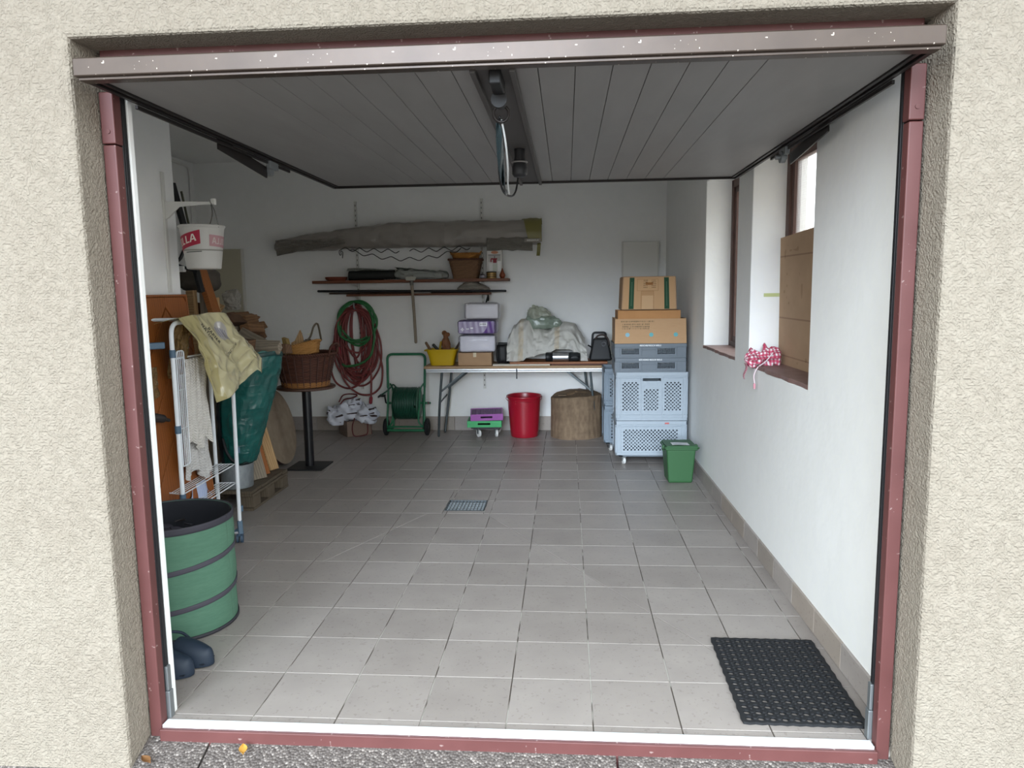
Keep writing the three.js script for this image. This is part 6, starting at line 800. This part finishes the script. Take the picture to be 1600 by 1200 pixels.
{ // boards and pole in the pile
  const B = (label, a, b, w, h, m) => solid('upright_board', label, 'board', bar(a, b, w, h, 0.003), m);
  B('pale sawn board standing upright, leftmost beside the orange brown panel', [-1.36, 0.141, -3.0], [-1.395, 1.515, -3.02], 0.035, 0.09, M_woodPale); B('broad grey brown board standing upright in the woodpile', [-1.27, 0.141, -2.98], [-1.29, 1.5, -3.02], 0.075, 0.03, M_woodGrey); B('pale board standing upright next to the slanting orange pole', [-1.17, 0.141, -3.0], [-1.215, 1.46, -3.03], 0.05, 0.03, M_woodPale);
  solid('wooden_pole', 'orange brown squared pole slanting up out of the woodpile to the hanging bucket', 'pole', bar([-1.0, 0.75, -2.9], [-1.265, 1.68, -2.92], 0.1, 0.045, 0.006), M_woodOrange);
  const s = solid('grey_sack', 'dull grey brown sack lying on top of the woodpile', 'sack', blob(0.3, 0.2, 0.24, 0.7, 0.02, 14, 121), mat(0x5a544c, 0.9)); s.position.set(-1.42, 1.5, -3.22);
  const f = solid('clear_film', 'crumpled scrap of clear film lying on the woodpile beside the orange pole', 'film', blob(0.12, 0.16, 0.1, 0.7, 0.016, 30, 122, 48, 32), M_clear(0xc8c4bc, 0.2, 0.6)); f.position.set(-1.12, 1.36, -3.1);
}
{ // firewood
  const mats = [M_woodPale, M_woodGrey, mat(0xffffff, 0.85, { map: woodMap([104, 74, 50], [150, 112, 78], 0.9, 271) }), mat(0xffffff, 0.9, { map: woodMap([78, 56, 40], [116, 86, 62], 0.9, 275) })];
  const log = (s) => { const n = [3, 4, 4, 5][s % 4], P = []; for (let i = 0; i < n; i++) { const a = i / n * 2 * PI + rnd(-0.25, 0.25), r = rnd(0.04, 0.058); P.push([r * Math.cos(a), r * Math.sin(a)]); } const g = extrude(shape(P), rnd(0.26, 0.32), 0.004); g.translate(0, 0, -0.15); const q = turnUV(g); shake(q, (p) => { p.x += 0.006 * noise3(p.x * 20, p.y * 20, p.z * 8, 130 + s); p.y += 0.006 * noise3(p.x * 20, p.y * 20, p.z * 8, 140 + s); }); return boxUV(q); };
  const variants = Array.from({ length: 8 }, (_, i) => log(i)); let count = 0, proto = null;
  const top = (x) => x < -1.3 ? 1.44 : x < -1.15 ? 1.36 : 1.36 - (x + 1.15) * 1.5;          // outline of the heap
  const fill = [];
  const put = (x, y, z, loose) => {
    const k = Math.floor(rnd(0, 8)), o = mesh(numbered('firewood_log'), variants[k], mats[Math.floor(rnd(0, 3.99))]); o.position.set(x, y, z); o.rotation.set(rnd(-0.12, 0.12) + (loose ? rnd(-0.6, 0.6) : 0), rnd(-0.25, 0.25) + (loose ? rnd(0.8, 1.9) : rnd() < 0.12 ? rnd(0.5, 1.0) : 0), rnd(0, 6.28));
    const tone = ['pale tan', 'grey weathered', 'mid brown', 'dark brown'][mats.indexOf(o.material)], where = y > top(x) - 0.2 ? 'along the upper edge of the woodpile' : x > -1.1 ? 'in the right face of the woodpile above the slab' : 'inside the woodpile behind the green sack';
    o.userData = { label: loose ? tone + ' split log sticking out of the top of the green sack' : tone + ' split log ' + where, category: 'firewood', group: loose ? 'firewood in the green sack' : 'split logs in the woodpile' }; scene.add(o); count++;
  };
  for (let y = 0.19; y < 1.45; y += 0.084) for (let x = -1.62; x < -1.0; x += 0.088) {
    if (y > top(x) - 0.03 || (y < 0.78 && x > -1.24)) continue; const edge = x > -1.2 || y > top(x) - 0.3;
    if (edge) put(x + rnd(-0.012, 0.012), y + rnd(-0.006, 0.006), -3.3 + rnd(-0.03, 0.03)); else fill.push(at(variants[Math.floor(rnd(0, 8))].clone(), x, y, -3.32, 0, rnd(-0.1, 0.1), rnd(0, 6)));
  }
  for (let r = 0; r < 3; r++) for (let y = 0.19; y < 1.4; y += 0.09) for (let x = -2.1; x < -1.22 - 0.08 * r; x += 0.095) if (y < Math.min(top(x), 1.34) - 0.06 * r) fill.push(at(variants[Math.floor(rnd(0, 8))].clone(), x + rnd(-0.01, 0.01), y, -3.62 - 0.31 * r, 0, rnd(-0.12, 0.12), rnd(0, 6)));
  const st = solid('firewood_stack', 'rear rows of the woodpile hidden behind its front logs', 'firewood', fill, mats[2]); st.userData.kind = 'stuff';
  for (const [x, y, z] of [[-0.72, 1.1, -2.58], [-0.82, 1.1, -2.62], [-0.66, 1.09, -2.66], [-0.76, 1.16, -2.68], [-0.88, 1.12, -2.56], [-0.68, 1.12, -2.52], [-0.8, 1.15, -2.52]]) put(x, y, z, 'brown split log sticking out of the top of the green sack');
}
// ---------------------------------------------------------------- bistro table with baskets
{
  const t = thing('bistro_table', 'round bistro table with a black column and square black base plate', 'table', [-0.795, 0, -3.7]);
  part(t, 'base_plate', span(-0.155, 0.155, 0, 0.012, -0.16, 0.16, 0.003), M_black); part(t, 'column', cyl(0.038, 0.038, 0.665, 0, 0.012, 0, 28), mat(0x16161a, 0.35)); part(t, 'mount', span(-0.1, 0.1, 0.672, 0.68, -0.1, 0.1, 0.002), M_black);
  part(t, 'table_top', at(boxUV(lathe([[0.001, 0], [0.238, 0], [0.245, 0.005], [0.246, 0.016], [0.24, 0.022], [0.001, 0.022]], 64)), 0.0, 0.681, 0), mat(0xffffff, 0.5, { map: woodMap([70, 48, 40], [98, 70, 58], 0.9, 281) }));
  const b = thing('wicker_basket', 'large dark brown wicker basket with a light base band on the bistro table', 'basket', [-0.795, 0.7035, -3.7]), H = 0.27;
  part(b, 'woven_wall', weave(0.188, 0.252, H, 36, 26, 0, 0.004), M_wDark); part(b, 'inner_wall', weave(0.18, 0.244, H - 0.004, 36, 20, 0, 0.003), M_wDark); const st = []; for (let i = 0; i < 24; i++) { const a = i / 24 * 2 * PI; st.push(rod([0.19 * Math.cos(a), 0.004, 0.19 * Math.sin(a)], [0.256 * Math.cos(a), H, 0.256 * Math.sin(a)], 0.005, 6)); } for (const g of st) part(b, 'stake', g, mat(0x4a2f28, 0.7));
  part(b, 'base_band', weave(0.196, 0.202, 0.042, 40, 5, 0, 0.005), wickerMat([128, 84, 42], [176, 124, 70], 285), 'light brown woven base band'); part(b, 'basket_floor', cyl(0.182, 0.182, 0.012, 0, 0.002, 0, 40), M_wDark); part(b, 'rim', braid(0.254, H + 0.002, 0.012, 40), M_wDark);
  for (const [a, o, lean] of [[2.75, 0.0, 0.06], [0.1, 0.0, 0.0]]) { const cx = 0.25 * Math.cos(a), cz = 0.25 * Math.sin(a), tx = -Math.sin(a) * 0.075, tz = Math.cos(a) * 0.075, up = a > 1 ? 0.165 : 0.09; part(b, 'handle', tube([[cx + tx, H - 0.01, cz + tz], [cx * 1.08 + tx * 0.95 - lean, H + up * 0.7, cz * 1.08 + tz], [cx * 1.14 - lean, H + up, cz * 1.14], [cx * 1.08 - tx * 0.95 - lean * 0.5, H + up * 0.7, cz * 1.08 - tz], [cx - tx, H - 0.01, cz - tz]], 0.0095), M_wDark); }
  // small basket lying tilted inside
  const s = thing('wicker_basket', 'small honey coloured wicker basket lying tilted inside the large dark basket', 'basket', [-0.755, 0.965, -3.64]); s.rotation.set(-0.1, 0.2, 0.26);
  part(s, 'woven_wall', weave(0.1, 0.135, 0.095, 26, 10, 4, 0.004), M_wHoney); part(s, 'inner_wall', weave(0.094, 0.129, 0.092, 26, 10, 4, 0.003), M_wHoney); part(s, 'basket_floor', cyl(0.092, 0.092, 0.008, 0, 0.001, 0), M_wHoney); part(s, 'rim', braid(0.135, 0.096, 0.008, 26, 1, 4), M_wHoney); part(s, 'hoop_handle', tube([[-0.1, 0.09, 0.03], [0.06, 0.13, 0.02], [0.12, 0.22, -0.01], [0.15, 0.24, -0.04], [0.14, 0.1, -0.09]], 0.008), mat(0x5a5040, 0.6));
  part(s, 'tag', span(0.05, 0.09, 0.16, 0.175, -0.01, 0.01, 0.003), mat(0xd9d8c8, 0.6));
  solid('wood_chunk', 'pale pointed piece of split wood sticking out of the large dark basket', 'firewood', at(extrude(shape([[-0.055, 0], [0.06, 0], [0.05, 0.1], [0.025, 0.2], [0.01, 0.23], [-0.03, 0.14], [-0.06, 0.12]]), 0.05, 0.005), -0.865, 0.945, -3.76, 0, 0.25, -0.05), M_woodPale);
  solid('wood_chunk', 'yellow brown piece of split wood leaning at the left of the large dark basket', 'firewood', at(extrude(shape([[-0.03, 0], [0.035, 0], [0.03, 0.15], [-0.01, 0.17]]), 0.04, 0.004), -0.905, 0.955, -3.68, 0.1, -0.3, 0.2), mat(0xffffff, 0.8, { map: woodMap([138, 112, 62], [182, 156, 102], 0.9, 291) }));
  for (const [x, z, r, i] of [[-0.76, -3.79, 0.4, 0], [-0.72, -3.76, -0.6, 1], [-0.8, -3.8, 1.2, 2]]) solid('pine_cone', ['brown pine cone at the back of the large dark basket, middle one', 'brown pine cone at the back of the large dark basket, right one', 'brown pine cone at the back of the large dark basket, left one'][i], 'pine cone', at(shake(new THREE.SphereGeometry(0.035, 28, 20), (q) => { const a = Math.atan2(q.z, q.x); q.multiplyScalar(1 + 0.16 * Math.sin(a * 8 + q.y * 180) * Math.cos(q.y * 140)); q.y *= 1.3; }), x, 1.035 + 0.01 * i, z, r, r * 2, 0.5), mat(0x4c3428, 0.85));
}
renderer.render(scene, camera);
